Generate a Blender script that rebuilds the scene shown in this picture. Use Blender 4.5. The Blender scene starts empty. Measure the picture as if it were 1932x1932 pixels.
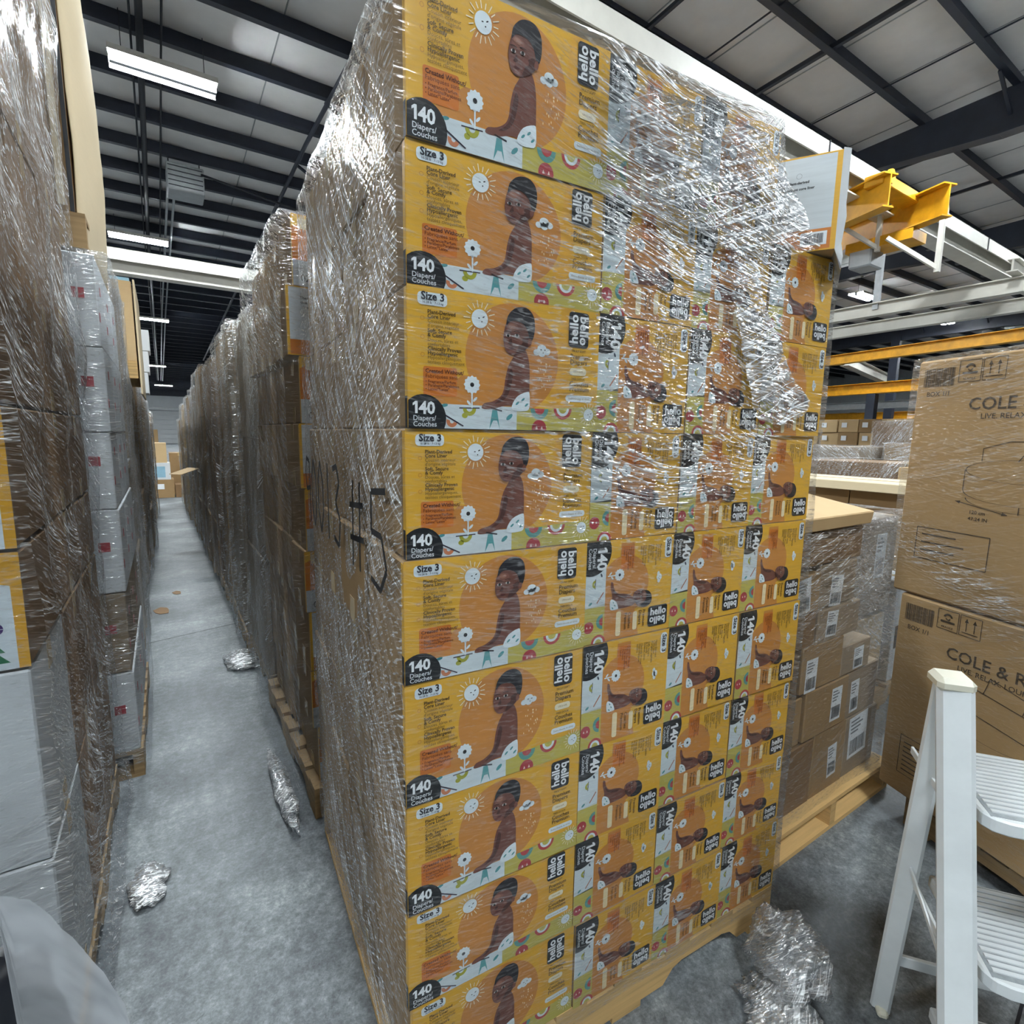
import bpy, bmesh, math, random
from math import sin, cos, pi, radians, sqrt, floor, atan2
from mathutils import Vector, Matrix, noise, geometry

random.seed(7)
SC = bpy.context.scene
COL = SC.collection

# ------------------------------------------------------------------ camera
F_PX, YAW, PITCH, ROLL, EYE = 1002.8, 0.5791, -0.1439, 0.016, 1.556
_fw = Vector((sin(YAW)*cos(PITCH), cos(YAW)*cos(PITCH), sin(PITCH)))
_rt = Vector((cos(YAW), -sin(YAW), 0))
_up = _rt.cross(_fw)
CR = _rt*cos(ROLL) + _up*sin(ROLL)
CU = _up*cos(ROLL) - _rt*sin(ROLL)
CF = _fw
CAM0 = Vector((0, 0, EYE))
cd = bpy.data.cameras.new('camera')
cd.sensor_fit = 'HORIZONTAL'; cd.sensor_width = 36.0
cd.lens = 36.0*F_PX/1932.0
cd.clip_start = 0.02; cd.clip_end = 300
cam = bpy.data.objects.new('camera', cd); COL.objects.link(cam)
cam.matrix_world = Matrix(((CR.x, CU.x, -CF.x, 0), (CR.y, CU.y, -CF.y, 0), (CR.z, CU.z, -CF.z, EYE), (0, 0, 0, 1)))
SC.camera = cam

def ray(x, y):
    return CF + CR*((x-966)/F_PX) - CU*((y-966)/F_PX)
def at_z(x, y, z=0.0):
    d = ray(x, y); return CAM0 + d*((z-EYE)/d.z)
def at_x(x, y, X):
    d = ray(x, y); return CAM0 + d*(X/d.x)
def at_y(x, y, Y):
    d = ray(x, y); return CAM0 + d*(Y/d.y)

# ------------------------------------------------------------------ world, light, exposure
w = bpy.data.worlds.new('world'); SC.world = w; w.use_nodes = True
w.node_tree.nodes['Background'].inputs[0].default_value = (0.8, 0.87, 1.0, 1)
w.node_tree.nodes['Background'].inputs[1].default_value = 0.05
SC.view_settings.view_transform = 'Standard'
SC.view_settings.look = 'None'
SC.view_settings.gamma = 1.0
SC.view_settings.use_curve_mapping = False
SC.view_settings.exposure = 0.24
SC.cycles.use_denoising = True
SC.cycles.max_bounces = 5
SC.cycles.diffuse_bounces = 3
SC.cycles.glossy_bounces = 2
SC.cycles.transparent_max_bounces = 7
SC.cycles.use_light_tree = False
SC.cycles.use_adaptive_sampling = True
SC.cycles.adaptive_threshold = 0.10
SC.cycles.sample_clamp_indirect = 6.0
SC.cycles.caustics_reflective = False
SC.cycles.caustics_refractive = False
LAMP_STRENGTH = 260.0

# ------------------------------------------------------------------ colour and materials
def lin(c):
    return tuple((v/12.92 if v <= 0.04045 else ((v+0.055)/1.055)**2.4) for v in c[:3])
def hexc(h):
    h = h.lstrip('#'); return tuple(int(h[i:i+2], 16)/255 for i in (0, 2, 4))

def new_mat(name):
    m = bpy.data.materials.new(name); m.use_nodes = True
    nt = m.node_tree; nt.nodes.clear()
    out = nt.nodes.new('ShaderNodeOutputMaterial')
    return m, nt, out
def N(nt, t, **kw):
    n = nt.nodes.new(t)
    for k, v in kw.items(): setattr(n, k, v)
    return n
def noise_tex(nt, vec, scale, detail=3, rough=0.55, dist=0.0):
    n = N(nt, 'ShaderNodeTexNoise'); n.inputs['Scale'].default_value = scale
    n.inputs['Detail'].default_value = detail; n.inputs['Roughness'].default_value = rough
    n.inputs['Distortion'].default_value = dist
    if vec is not None: nt.links.new(vec, n.inputs['Vector'])
    return n.outputs['Fac']
def mapping(nt, vec, scale=(1, 1, 1), rot=(0, 0, 0), loc=(0, 0, 0)):
    n = N(nt, 'ShaderNodeMapping'); n.inputs['Scale'].default_value = scale
    n.inputs['Rotation'].default_value = rot; n.inputs['Location'].default_value = loc
    nt.links.new(vec, n.inputs['Vector']); return n.outputs['Vector']
def ramp(nt, fac, stops):
    n = N(nt, 'ShaderNodeValToRGB'); cr = n.color_ramp
    while len(cr.elements) > 1: cr.elements.remove(cr.elements[-1])
    for i, (p, c) in enumerate(stops):
        e = cr.elements[0] if i == 0 else cr.elements.new(p)
        e.position = p; e.color = (*c, 1) if len(c) == 3 else c
    nt.links.new(fac, n.inputs['Fac']); return n.outputs['Color']
def math_n(nt, op, a, b=None, clamp=False):
    n = N(nt, 'ShaderNodeMath', operation=op); n.use_clamp = clamp
    for i, v in enumerate((a, b)):
        if v is None: continue
        if isinstance(v, (int, float)): n.inputs[i].default_value = v
        else: nt.links.new(v, n.inputs[i])
    return n.outputs[0]
def map_range(nt, v, a, b, c=0.0, d=1.0):
    n = N(nt, 'ShaderNodeMapRange'); n.clamp = True
    nt.links.new(v, n.inputs[0])
    for i, x in enumerate((a, b, c, d)): n.inputs[i+1].default_value = x
    return n.outputs[0]
def bump(nt, h, strength, dist):
    n = N(nt, 'ShaderNodeBump'); n.inputs['Strength'].default_value = strength
    n.inputs['Distance'].default_value = dist; nt.links.new(h, n.inputs['Height']); return n.outputs['Normal']
def principled(nt, out, rough=0.5, metal=0.0, spec=0.5):
    p = N(nt, 'ShaderNodeBsdfPrincipled'); p.inputs['Roughness'].default_value = rough
    p.inputs['Metallic'].default_value = metal; p.inputs['Specular IOR Level'].default_value = spec
    nt.links.new(p.outputs[0], out.inputs[0]); return p

def mat_plain(name, c, rough=0.5, metal=0.0, var=0.08, scale=6.0, spec=0.5, bmp=0.0):
    m, nt, out = new_mat(name); p = principled(nt, out, rough, metal, spec)
    g = N(nt, 'ShaderNodeNewGeometry').outputs['Position'] if False else N(nt, 'ShaderNodeTexCoord').outputs['Object']
    f = noise_tex(nt, g, scale, 4, 0.6)
    l = lin(c)
    col = ramp(nt, f, [(0.25, tuple(v*(1-var*2) for v in l)), (0.75, tuple(min(1, v*(1+var)) for v in l))])
    nt.links.new(col, p.inputs['Base Color'])
    if bmp: nt.links.new(bump(nt, noise_tex(nt, g, scale*12, 3), bmp, 0.002), p.inputs['Normal'])
    return m

def mat_kraft(name, c, var=0.12, rough=0.72):
    m, nt, out = new_mat(name); p = principled(nt, out, rough, 0, 0.3)
    tc = N(nt, 'ShaderNodeTexCoord').outputs['Object']
    oi = N(nt, 'ShaderNodeObjectInfo').outputs['Random']
    a = noise_tex(nt, tc, 3.0, 4, 0.6)
    fib = noise_tex(nt, mapping(nt, tc, (14, 14, 240)), 1.0, 2)
    mix = math_n(nt, 'ADD', math_n(nt, 'MULTIPLY', a, 0.6), math_n(nt, 'MULTIPLY', fib, 0.25))
    mix = math_n(nt, 'ADD', mix, math_n(nt, 'MULTIPLY', math_n(nt, 'SUBTRACT', oi, 0.5), 0.22))
    l = lin(c)
    col = ramp(nt, mix, [(0.15, tuple(v*(1-2*var) for v in l)), (0.75, tuple(min(1, v*(1+var)) for v in l))])
    nt.links.new(col, p.inputs['Base Color'])
    nt.links.new(bump(nt, fib, 0.25, 0.0006), p.inputs['Normal'])
    return m

def mat_wood(name, c):
    m, nt, out = new_mat(name); p = principled(nt, out, 0.75, 0, 0.25)
    tc = N(nt, 'ShaderNodeTexCoord').outputs['Object']
    oi = N(nt, 'ShaderNodeObjectInfo').outputs['Random']
    uv = N(nt, 'ShaderNodeUVMap').outputs['UV']
    g = noise_tex(nt, mapping(nt, uv, (3, 60, 1)), 1.0, 4, 0.65, 0.6)
    b = noise_tex(nt, tc, 5, 3)
    f = math_n(nt, 'ADD', math_n(nt, 'MULTIPLY', g, 0.7), math_n(nt, 'MULTIPLY', b, 0.3))
    f = math_n(nt, 'ADD', f, math_n(nt, 'MULTIPLY', math_n(nt, 'SUBTRACT', oi, 0.5), 0.25))
    l = lin(c)
    col = ramp(nt, f, [(0.2, tuple(v*0.55 for v in l)), (0.5, l), (0.8, tuple(min(1, v*1.2) for v in l))])
    nt.links.new(col, p.inputs['Base Color'])
    nt.links.new(bump(nt, g, 0.3, 0.002), p.inputs['Normal'])
    return m

def mat_print(name, rough=0.42):
    m, nt, out = new_mat(name); p = principled(nt, out, rough, 0, 0.45)
    a = N(nt, 'ShaderNodeVertexColor'); a.layer_name = 'Col'
    tc = N(nt, 'ShaderNodeTexCoord').outputs['Object']
    fib = noise_tex(nt, mapping(nt, tc, (10, 10, 130)), 1.0, 3)
    mx = N(nt, 'ShaderNodeMix', data_type='RGBA', blend_type='MULTIPLY')
    mx.inputs[0].default_value = 0.5
    nt.links.new(a.outputs['Color'], mx.inputs[6])
    nt.links.new(ramp(nt, fib, [(0.3, (0.86, 0.86, 0.86)), (0.7, (1.06, 1.06, 1.06))]), mx.inputs[7])
    nt.links.new(mx.outputs[2], p.inputs['Base Color'])
    nt.links.new(bump(nt, fib, 0.12, 0.001), p.inputs['Normal'])
    return m

def mat_film(name, angles=(0.5, -0.3), base=0.06, streak=0.45, haze=0.30, rough=0.16, tint=(0.95, 0.965, 0.98), sc=1.0, bstr=0.9, line=0.95):
    """clear stretch film: see-through and glossy, with creases along the winding, their highlights painted in as white; 'crinkle' raises creasing"""
    m, nt, out = new_mat(name)
    uv = N(nt, 'ShaderNodeUVMap').outputs['UV']
    at = N(nt, 'ShaderNodeAttribute'); at.attribute_name = 'crinkle'
    cr = at.outputs['Fac']
    nb = noise_tex(nt, mapping(nt, uv, (1.7, 3.2, 1), (0, 0, angles[1])), 1.0, 1)
    wob = N(nt, 'ShaderNodeVectorMath', operation='ADD'); nt.links.new(uv, wob.inputs[0]); nt.links.new(math_n(nt, 'MULTIPLY', nb, 0.12), wob.inputs[1])
    uv = wob.outputs[0]
    def turned(ang, sx, sy, off=0.0): return mapping(nt, mapping(nt, uv, (1, 1, 1), (0, 0, ang), (off, off*2, 0)), (sx*sc, sy*sc, 1))
    n1 = noise_tex(nt, turned(angles[0], 5, 120), 1.0, 1, 0.55)
    n2 = noise_tex(nt, turned(angles[1], 2.4, 44, 3.3), 1.0, 2, 0.6)
    n3 = noise_tex(nt, turned(angles[0]*0.6, 42, 150), 1.0, 1, 0.6)
    patch = map_range(nt, nb, 0.40, 0.60, 0.12, 1.0)
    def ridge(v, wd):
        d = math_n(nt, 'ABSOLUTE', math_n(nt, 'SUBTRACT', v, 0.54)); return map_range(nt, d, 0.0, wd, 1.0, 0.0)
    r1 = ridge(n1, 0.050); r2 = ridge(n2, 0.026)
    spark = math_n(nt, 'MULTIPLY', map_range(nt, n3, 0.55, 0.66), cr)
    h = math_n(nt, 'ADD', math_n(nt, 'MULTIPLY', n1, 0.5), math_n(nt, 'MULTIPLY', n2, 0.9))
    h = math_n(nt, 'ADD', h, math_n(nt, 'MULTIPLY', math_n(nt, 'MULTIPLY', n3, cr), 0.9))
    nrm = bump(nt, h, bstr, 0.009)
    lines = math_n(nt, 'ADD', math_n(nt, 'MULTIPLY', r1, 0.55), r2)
    lines = math_n(nt, 'MULTIPLY', math_n(nt, 'MULTIPLY', lines, patch), math_n(nt, 'MULTIPLY', cr, line))  # crease highlights painted as white lines, whatever light falls on the film
    lw = N(nt, 'ShaderNodeFresnel'); lw.inputs['IOR'].default_value = 1.30
    body = math_n(nt, 'MULTIPLY', math_n(nt, 'ADD', math_n(nt, 'MULTIPLY', map_range(nt, n2, 0.48, 0.72), streak), base), math_n(nt, 'MULTIPLY', cr, 0.9))
    fac = math_n(nt, 'ADD', body, lines)
    fac = math_n(nt, 'ADD', fac, math_n(nt, 'MULTIPLY', lw.outputs[0], 0.16))
    fac = math_n(nt, 'ADD', fac, math_n(nt, 'MULTIPLY', spark, 0.60), True)
    tr = N(nt, 'ShaderNodeBsdfTransparent'); tr.inputs[0].default_value = (*tint, 1)
    gl = N(nt, 'ShaderNodeBsdfGlossy'); gl.inputs['Roughness'].default_value = rough
    gl.inputs['Color'].default_value = (0.97, 0.98, 1, 1)
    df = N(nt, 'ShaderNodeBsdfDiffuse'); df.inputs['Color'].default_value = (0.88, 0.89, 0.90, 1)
    nt.links.new(nrm, gl.inputs['Normal']); nt.links.new(nrm, df.inputs['Normal']); nt.links.new(nrm, lw.inputs['Normal'])
    mg = N(nt, 'ShaderNodeMixShader')
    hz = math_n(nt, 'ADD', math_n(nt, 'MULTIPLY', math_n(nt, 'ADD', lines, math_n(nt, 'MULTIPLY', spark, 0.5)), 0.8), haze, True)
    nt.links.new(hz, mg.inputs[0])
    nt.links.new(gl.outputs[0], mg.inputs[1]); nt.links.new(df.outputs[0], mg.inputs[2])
    mm = N(nt, 'ShaderNodeMixShader'); nt.links.new(fac, mm.inputs[0])
    nt.links.new(tr.outputs[0], mm.inputs[1]); nt.links.new(mg.outputs[0], mm.inputs[2])
    nt.links.new(mm.outputs[0], out.inputs[0])
    return m

def mat_floor():
    m, nt, out = new_mat('concrete'); p = principled(nt, out, 0.55, 0, 0.4)
    tc = N(nt, 'ShaderNodeTexCoord').outputs['Object']
    a = noise_tex(nt, tc, 1.6, 4, 0.65)
    b = noise_tex(nt, tc, 26.0, 5, 0.8)
    c = noise_tex(nt, mapping(nt, tc, (1, 1, 1), (0, 0, 0.5)), 95.0, 3, 0.75)
    sc = noise_tex(nt, mapping(nt, mapping(nt, tc, (1, 1, 1), (0, 0, 0.7)), (60, 12, 1)), 1.0, 4, 0.7)
    sc2 = noise_tex(nt, mapping(nt, mapping(nt, tc, (1, 1, 1), (0, 0, -0.4), (5, 2, 0)), (14, 75, 1)), 1.0, 4, 0.7)
    f = math_n(nt, 'ADD', math_n(nt, 'MULTIPLY', a, 0.40), math_n(nt, 'ADD', math_n(nt, 'MULTIPLY', b, 0.42), math_n(nt, 'MULTIPLY', c, 0.18)))
    base = ramp(nt, f, [(0.37, (0.045, 0.050, 0.056)), (0.47, (0.125, 0.138, 0.148)), (0.54, (0.21, 0.23, 0.242)), (0.63, (0.40, 0.425, 0.44))])
    scuff = map_range(nt, sc, 0.62, 0.72); scuff2 = map_range(nt, sc2, 0.63, 0.73)
    dk = math_n(nt, 'ADD', math_n(nt, 'MULTIPLY', scuff, 0.6), math_n(nt, 'MULTIPLY', scuff2, 0.5), True)
    mx = N(nt, 'ShaderNodeMix', data_type='RGBA'); nt.links.new(dk, mx.inputs[0])
    nt.links.new(base, mx.inputs[6]); mx.inputs[7].default_value = (0.035, 0.038, 0.043, 1)
    st = noise_tex(nt, tc, 0.75, 3, 0.55); stm = map_range(nt, st, 0.58, 0.70, 0, 0.55)
    mx2 = N(nt, 'ShaderNodeMix', data_type='RGBA'); nt.links.new(stm, mx2.inputs[0])
    nt.links.new(mx.outputs[2], mx2.inputs[6]); mx2.inputs[7].default_value = (0.06, 0.066, 0.073, 1)
    nt.links.new(mx2.outputs[2], p.inputs['Base Color'])
    nt.links.new(map_range(nt, b, 0.3, 0.7, 0.38, 0.7), p.inputs['Roughness'])
    nt.links.new(bump(nt, b, 0.12, 0.003), p.inputs['Normal'])
    return m

def mat_emit(name, c, s):
    m, nt, out = new_mat(name); e = N(nt, 'ShaderNodeEmission')
    e.inputs[0].default_value = (*c, 1); e.inputs[1].default_value = s
    nt.links.new(e.outputs[0], out.inputs[0]); return m

M = {}
M['kraft'] = mat_kraft('kraft_board', hexc('9a7d58'))
M['kraft_dark'] = mat_kraft('kraft_board_dark', hexc('846748'))
M['kraft_cole'] = mat_kraft('kraft_board_tan', hexc('b08f63'), 0.08)
M['kraft_grey'] = mat_kraft('kraft_board_grey', hexc('92806a'))
M['tan'] = mat_kraft('board_cream', hexc('d6c5a4'), 0.06)
M['kraft_light'] = mat_kraft('kraft_board_light', hexc('c2a67c'), 0.08)
M['whitebox'] = mat_kraft('board_white', hexc('cdd0d2'), 0.05, 0.6)
M['tape'] = mat_plain('packing_tape', hexc('b99f74'), 0.25, 0, 0.05)
M['wood'] = mat_wood('pallet_wood', hexc('d0ac74'))
M['wood_old'] = mat_wood('pallet_wood_weathered', hexc('a98d67'))
M['print'] = mat_print('printed_board')
M['floor'] = mat_floor()
M['roof'] = mat_plain('roof_liner', hexc('e9e7e6'), 0.6, 0, 0.05, 1.5, 0.3)
M['wall'] = mat_plain('ribbed_metal_wall', hexc('dfe3e6'), 0.5, 0, 0.04, 1.0)
M['navy'] = mat_plain('navy_steel', hexc('242a38'), 0.5, 0.0, 0.15, 3.0)
M['white_steel'] = mat_plain('white_steel', hexc('d2cfc6'), 0.5, 0, 0.06, 3.0)
M['yellow_steel'] = mat_plain('yellow_steel', hexc('e0a21c'), 0.45, 0, 0.15, 4.0)
M['red_rail'] = mat_plain('red_conductor_rail', hexc('8a3a28'), 0.5, 0, 0.1)
M['grey_steel'] = mat_plain('grey_steel', hexc('a9adb0'), 0.4, 0.3, 0.08)
M['dark_steel'] = mat_plain('dark_steel', hexc('1d2027'), 0.5, 0.2, 0.1)
M['ladder'] = mat_plain('white_enamel', hexc('dfe4e6'), 0.35, 0, 0.05, 9.0, 0.5, 0.05)
M['ladder_cap'] = mat_plain('ivory_plastic', hexc('d9d6c4'), 0.45, 0, 0.04)
M['tread'] = mat_plain('tread_grime', hexc('a4abaf'), 0.6, 0, 0.2, 30.0)
M['label'] = mat_plain('paper_label', hexc('e8ebee'), 0.5, 0, 0.03)
M['ink'] = mat_plain('black_ink', hexc('191a1d'), 0.5, 0, 0.1)
M['brown_ink'] = mat_plain('carton_ink', hexc('4a3c2c'), 0.7, 0, 0.15)
M['dark_navy'] = mat_plain('near_black_navy', hexc('161922'), 0.4, 0, 0.2)
M['green'] = mat_plain('green_cloth', hexc('5f8a56'), 0.8, 0, 0.2)
M['blue_film'] = mat_plain('blue_sheet', hexc('8fb6c9'), 0.4, 0, 0.1)
M['red'] = mat_plain('red_print', hexc('b0424a'), 0.5, 0, 0.1)
M['lamp'] = mat_emit('lamp_tube', (0.90, 0.97, 1.0), LAMP_STRENGTH)
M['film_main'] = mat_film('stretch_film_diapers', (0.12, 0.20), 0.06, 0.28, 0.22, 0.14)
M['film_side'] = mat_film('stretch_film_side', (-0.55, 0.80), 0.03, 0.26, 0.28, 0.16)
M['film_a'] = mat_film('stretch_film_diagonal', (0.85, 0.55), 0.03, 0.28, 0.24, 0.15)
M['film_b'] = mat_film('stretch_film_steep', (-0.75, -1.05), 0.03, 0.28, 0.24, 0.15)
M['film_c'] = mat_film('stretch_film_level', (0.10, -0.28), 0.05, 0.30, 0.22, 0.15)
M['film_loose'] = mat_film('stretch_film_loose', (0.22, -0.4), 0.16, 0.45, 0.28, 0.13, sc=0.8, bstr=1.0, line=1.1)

# ------------------------------------------------------------------ object helpers
def put(o, label=None, cat=None, group=None, kind=None):
    if label: o['label'] = label
    if cat: o['category'] = cat
    if group: o['group'] = group
    if kind: o['kind'] = kind
    return o
def obj(name, me, parent=None, loc=(0, 0, 0), rotz=0.0):
    o = bpy.data.objects.new(name, me); COL.objects.link(o)
    o.location = loc
    if rotz: o.rotation_euler = (0, 0, rotz)
    if parent is not None: o.parent = parent
    return o
def empty(name, loc=(0, 0, 0), rotz=0.0):
    o = bpy.data.objects.new(name, None); COL.objects.link(o)
    o.empty_display_size = 0.05
    o.location = loc; o.rotation_euler = (0, 0, rotz); return o

class MB:
    """collects boxes, prisms and tubes, then makes one mesh"""
    def __init__(s): s.v = []; s.f = []; s.uv = []
    def face(s, idx, uv=None): s.f.append(tuple(idx)); s.uv.append(uv)
    def box(s, x0, x1, y0, y1, z0, z1, mat=None):
        b = len(s.v)
        P = [Vector((x, y, z)) for z in (z0, z1) for y in (y0, y1) for x in (x0, x1)]
        s.v += [mat @ p if mat else p for p in P]
        dx, dy, dz = x1-x0, y1-y0, z1-z0
        L = max(dx, dy, dz)
        def q(a, la, lb, swap):
            u = [(0, 0), (la, 0), (la, lb), (0, lb)]
            if swap: u = [(y, x) for x, y in u]
            s.face([b+i for i in a], u)
        q((0, 2, 3, 1), dy, dx, dx > dy); q((4, 5, 7, 6), dx, dy, dy > dx)
        q((0, 1, 5, 4), dx, dz, dz > dx); q((3, 2, 6, 7), dx, dz, dz > dx)
        q((1, 3, 7, 5), dy, dz, dz > dy); q((2, 0, 4, 6), dy, dz, dz > dy)
        return s
    def bar(s, p0, p1, wd, ht, up=(0, 0, 1)):
        p0, p1 = Vector(p0), Vector(p1); d = (p1-p0); L = d.length; d.normalize()
        u = Vector(up); sd = d.cross(u)
        if sd.length < 1e-4: sd = d.cross(Vector((1, 0, 0)))
        sd.normalize(); u2 = sd.cross(d)
        m = Matrix((( d.x, sd.x, u2.x, p0.x), (d.y, sd.y, u2.y, p0.y), (d.z, sd.z, u2.z, p0.z), (0, 0, 0, 1)))
        return s.box(0, L, -wd/2, wd/2, -ht/2, ht/2, m)
    def prism(s, pts, y0, y1, axis='y'):
        """pts = (x,z) outline, extruded in y (or (x,y) extruded in z when axis='z')"""
        b = len(s.v); n = len(pts)
        for yy in (y0, y1):
            for (x, z) in pts: s.v.append(Vector((x, yy, z)) if axis == 'y' else Vector((x, z, yy)))
        s.face(range(b, b+n), [(p[0], p[1]) for p in pts]); s.face(reversed(range(b+n, b+2*n)), [(p[0], p[1]) for p in reversed(pts)])
        for i in range(n):
            j = (i+1) % n
            s.face((b+i, b+n+i, b+n+j, b+j), None)
        return s
    def tube(s, pts, r, n=8, cap=True):
        pts = [Vector(p) for p in pts]; b0 = len(s.v)
        for i, p in enumerate(pts):
            d = (pts[min(i+1, len(pts)-1)]-pts[max(i-1, 0)]).normalized()
            a = d.cross(Vector((0, 0, 1)))
            if a.length < 1e-3: a = d.cross(Vector((1, 0, 0)))
            a.normalize(); c = a.cross(d)
            for k in range(n): s.v.append(p + a*(r*cos(2*pi*k/n)) + c*(r*sin(2*pi*k/n)))
        for i in range(len(pts)-1):
            for k in range(n):
                k2 = (k+1) % n; A = b0+i*n
                s.face((A+k, A+k2, A+n+k2, A+n+k))
        if cap:
            s.face(list(range(b0, b0+n))); e = b0+(len(pts)-1)*n; s.face(list(reversed(range(e, e+n))))
        return s
    def mesh(s, name, mat, bevel=0.0, smooth=False):
        me = bpy.data.meshes.new(name)
        me.from_pydata([tuple(v) for v in s.v], [], s.f)
        uvl = me.uv_layers.new(name='UVMap')
        for pl, uv in zip(me.polygons, s.uv):
            for k, li in enumerate(pl.loop_indices):
                uvl.data[li].uv = uv[k] if uv else (me.vertices[me.loops[li].vertex_index].co.x, me.vertices[me.loops[li].vertex_index].co.z)
        bm = bmesh.new(); bm.from_mesh(me)
        bmesh.ops.recalc_face_normals(bm, faces=bm.faces)
        if bevel:
            bmesh.ops.bevel(bm, geom=bm.edges[:], offset=bevel, segments=1, affect='EDGES', profile=0.5)
        bm.to_mesh(me); bm.free()
        if smooth:
            for p in me.polygons: p.use_smooth = True
        me.materials.append(M[mat] if isinstance(mat, str) else mat)
        return me
    def build(s, name, mat, parent=None, loc=(0, 0, 0), rotz=0.0, bevel=0.0, smooth=False):
        return obj(name, s.mesh(name, mat, bevel, smooth), parent, loc, rotz)

# ------------------------------------------------------------------ flat print helper
FONT_CACHE = {}
def text_geo(body, bold=0.0, mono=False):
    key = (body, bold)
    if key in FONT_CACHE: return FONT_CACHE[key]
    cu = bpy.data.curves.new('t', 'FONT'); cu.body = body; cu.size = 1.0
    cu.resolution_u = 2; cu.offset = bold; cu.align_x = 'LEFT'; cu.fill_mode = 'FRONT'
    o = bpy.data.objects.new('t', cu)
    me = bpy.data.meshes.new_from_object(o)
    vs = [(v.co.x, v.co.y) for v in me.vertices]; fs = [tuple(p.vertices) for p in me.polygons]
    bpy.data.objects.remove(o); bpy.data.curves.remove(cu); bpy.data.meshes.remove(me)
    FONT_CACHE[key] = (vs, fs); return vs, fs

def smooth_poly(pts, n=5):
    out = []; L = len(pts)
    for i in range(L):
        p0, p1, p2, p3 = pts[i-1], pts[i], pts[(i+1) % L], pts[(i+2) % L]
        for k in range(n):
            t = k/n
            out.append(tuple(0.5*((2*p1[a]) + (-p0[a]+p2[a])*t + (2*p0[a]-5*p1[a]+4*p2[a]-p3[a])*t*t + (-p0[a]+3*p1[a]-3*p2[a]+p3[a])*t**3) for a in (0, 1)))
    return out
def ellipse(cx, cy, rx, ry=None, n=22, a0=0.0, a1=2*pi, rot=0.0):
    ry = rx if ry is None else ry
    full = abs(a1-a0-2*pi) < 1e-6
    pts = []
    for k in range(n if full else n+1):
        a = a0+(a1-a0)*k/n; x, y = rx*cos(a), ry*sin(a)
        pts.append((cx+x*cos(rot)-y*sin(rot), cy+x*sin(rot)+y*cos(rot)))
    return pts
def rrect(x0, x1, y0, y1, r, n=4):
    p = []
    for (cx, cy, a) in ((x1-r, y1-r, 0), (x0+r, y1-r, pi/2), (x0+r, y0+r, pi), (x1-r, y0+r, 1.5*pi)):
        for k in range(n+1): p.append((cx+r*cos(a+k*pi/2/n), cy+r*sin(a+k*pi/2/n)))
    return p
def ring(cx, cy, r0, r1, a0, a1, n=14):
    return ellipse(cx, cy, r1, n=n, a0=a0, a1=a1) + list(reversed(ellipse(cx, cy, r0, n=n, a0=a0, a1=a1)))
def stroke(pts, wd):
    L, Rr = [], []
    for i, p in enumerate(pts):
        q0 = pts[max(i-1, 0)]; q1 = pts[min(i+1, len(pts)-1)]
        dx, dy = q1[0]-q0[0], q1[1]-q0[1]; l = sqrt(dx*dx+dy*dy) or 1
        nx, ny = -dy/l*wd/2, dx/l*wd/2
        L.append((p[0]+nx, p[1]+ny)); Rr.append((p[0]-nx, p[1]-ny))
    return L + list(reversed(Rr))
def clip_rect(poly, x0, x1, y0, y1):
    def cl(ps, inside, inter):
        out = []
        for i in range(len(ps)):
            a, b = ps[i-1], ps[i]
            if inside(b):
                if not inside(a): out.append(inter(a, b))
                out.append(b)
            elif inside(a): out.append(inter(a, b))
        return out
    def ix(c): return lambda a, b: (c, a[1]+(b[1]-a[1])*(c-a[0])/(b[0]-a[0]))
    def iy(c): return lambda a, b: (a[0]+(b[0]-a[0])*(c-a[1])/(b[1]-a[1]), c)
    for ins, it in ((lambda p: p[0] >= x0, ix(x0)), (lambda p: p[0] <= x1, ix(x1)), (lambda p: p[1] >= y0, iy(y0)), (lambda p: p[1] <= y1, iy(y1))):
        poly = cl(poly, ins, it)
        if len(poly) < 3: return []
    return poly

LAYER = 0.00035
class Print:
    """flat artwork in metres, x to the right, y up, origin at lower left"""
    def __init__(s, W, H): s.W, s.H = W, H; s.v = []; s.f = []; s.c = []
    def poly(s, pts, col, layer=1, T=None, clip=True):
        if T: pts = [T(p) for p in pts]
        if clip: pts = clip_rect(list(pts), 0, s.W, 0, s.H)
        if len(pts) < 3: return
        b = len(s.v); s.v += [(p[0], p[1], layer) for p in pts]
        for t in geometry.tessellate_polygon([[Vector((p[0], p[1], 0)) for p in pts]]):
            s.f.append(tuple(b+i for i in t)); s.c.append(lin(hexc(col)))
    def text(s, body, x, y, size, col, layer=4, rot=0.0, bold=0.02, sx=1.0, align=0.0, skew=0.0):
        vs, fs = text_geo(body, bold)
        if not vs: return
        wd = max(v[0] for v in vs)
        b = len(s.v); ca, sa = cos(rot), sin(rot)
        for (px, py) in vs:
            px = (px-wd*align)*size*sx; py = py*size; px += py*skew
            s.v.append((x+px*ca-py*sa, y+px*sa+py*ca, layer))
        l = lin(hexc(col))
        for f in fs: s.f.append(tuple(b+i for i in f)); s.c.append(l)
    def mesh(s, name, place):
        """place((x,y),layer) -> 3d point"""
        me = bpy.data.meshes.new(name)
        me.from_pydata([tuple(place(x, y, l*LAYER)) for x, y, l in s.v], [], s.f)
        ca = me.color_attributes.new('Col', 'FLOAT_COLOR', 'CORNER')
        for pl, c in zip(me.polygons, s.c):
            for li in pl.loop_indices: ca.data[li].color = (*c, 1)
        bm = bmesh.new(); bm.from_mesh(me)
        want = Vector(place(0, 0, 1)) - Vector(place(0, 0, 0))
        for f in bm.faces:
            f.normal_update()
            if f.normal.dot(want) < 0: f.normal_flip()
        bm.to_mesh(me); bm.free()
        me.materials.append(M['print'])
        return me

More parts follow.
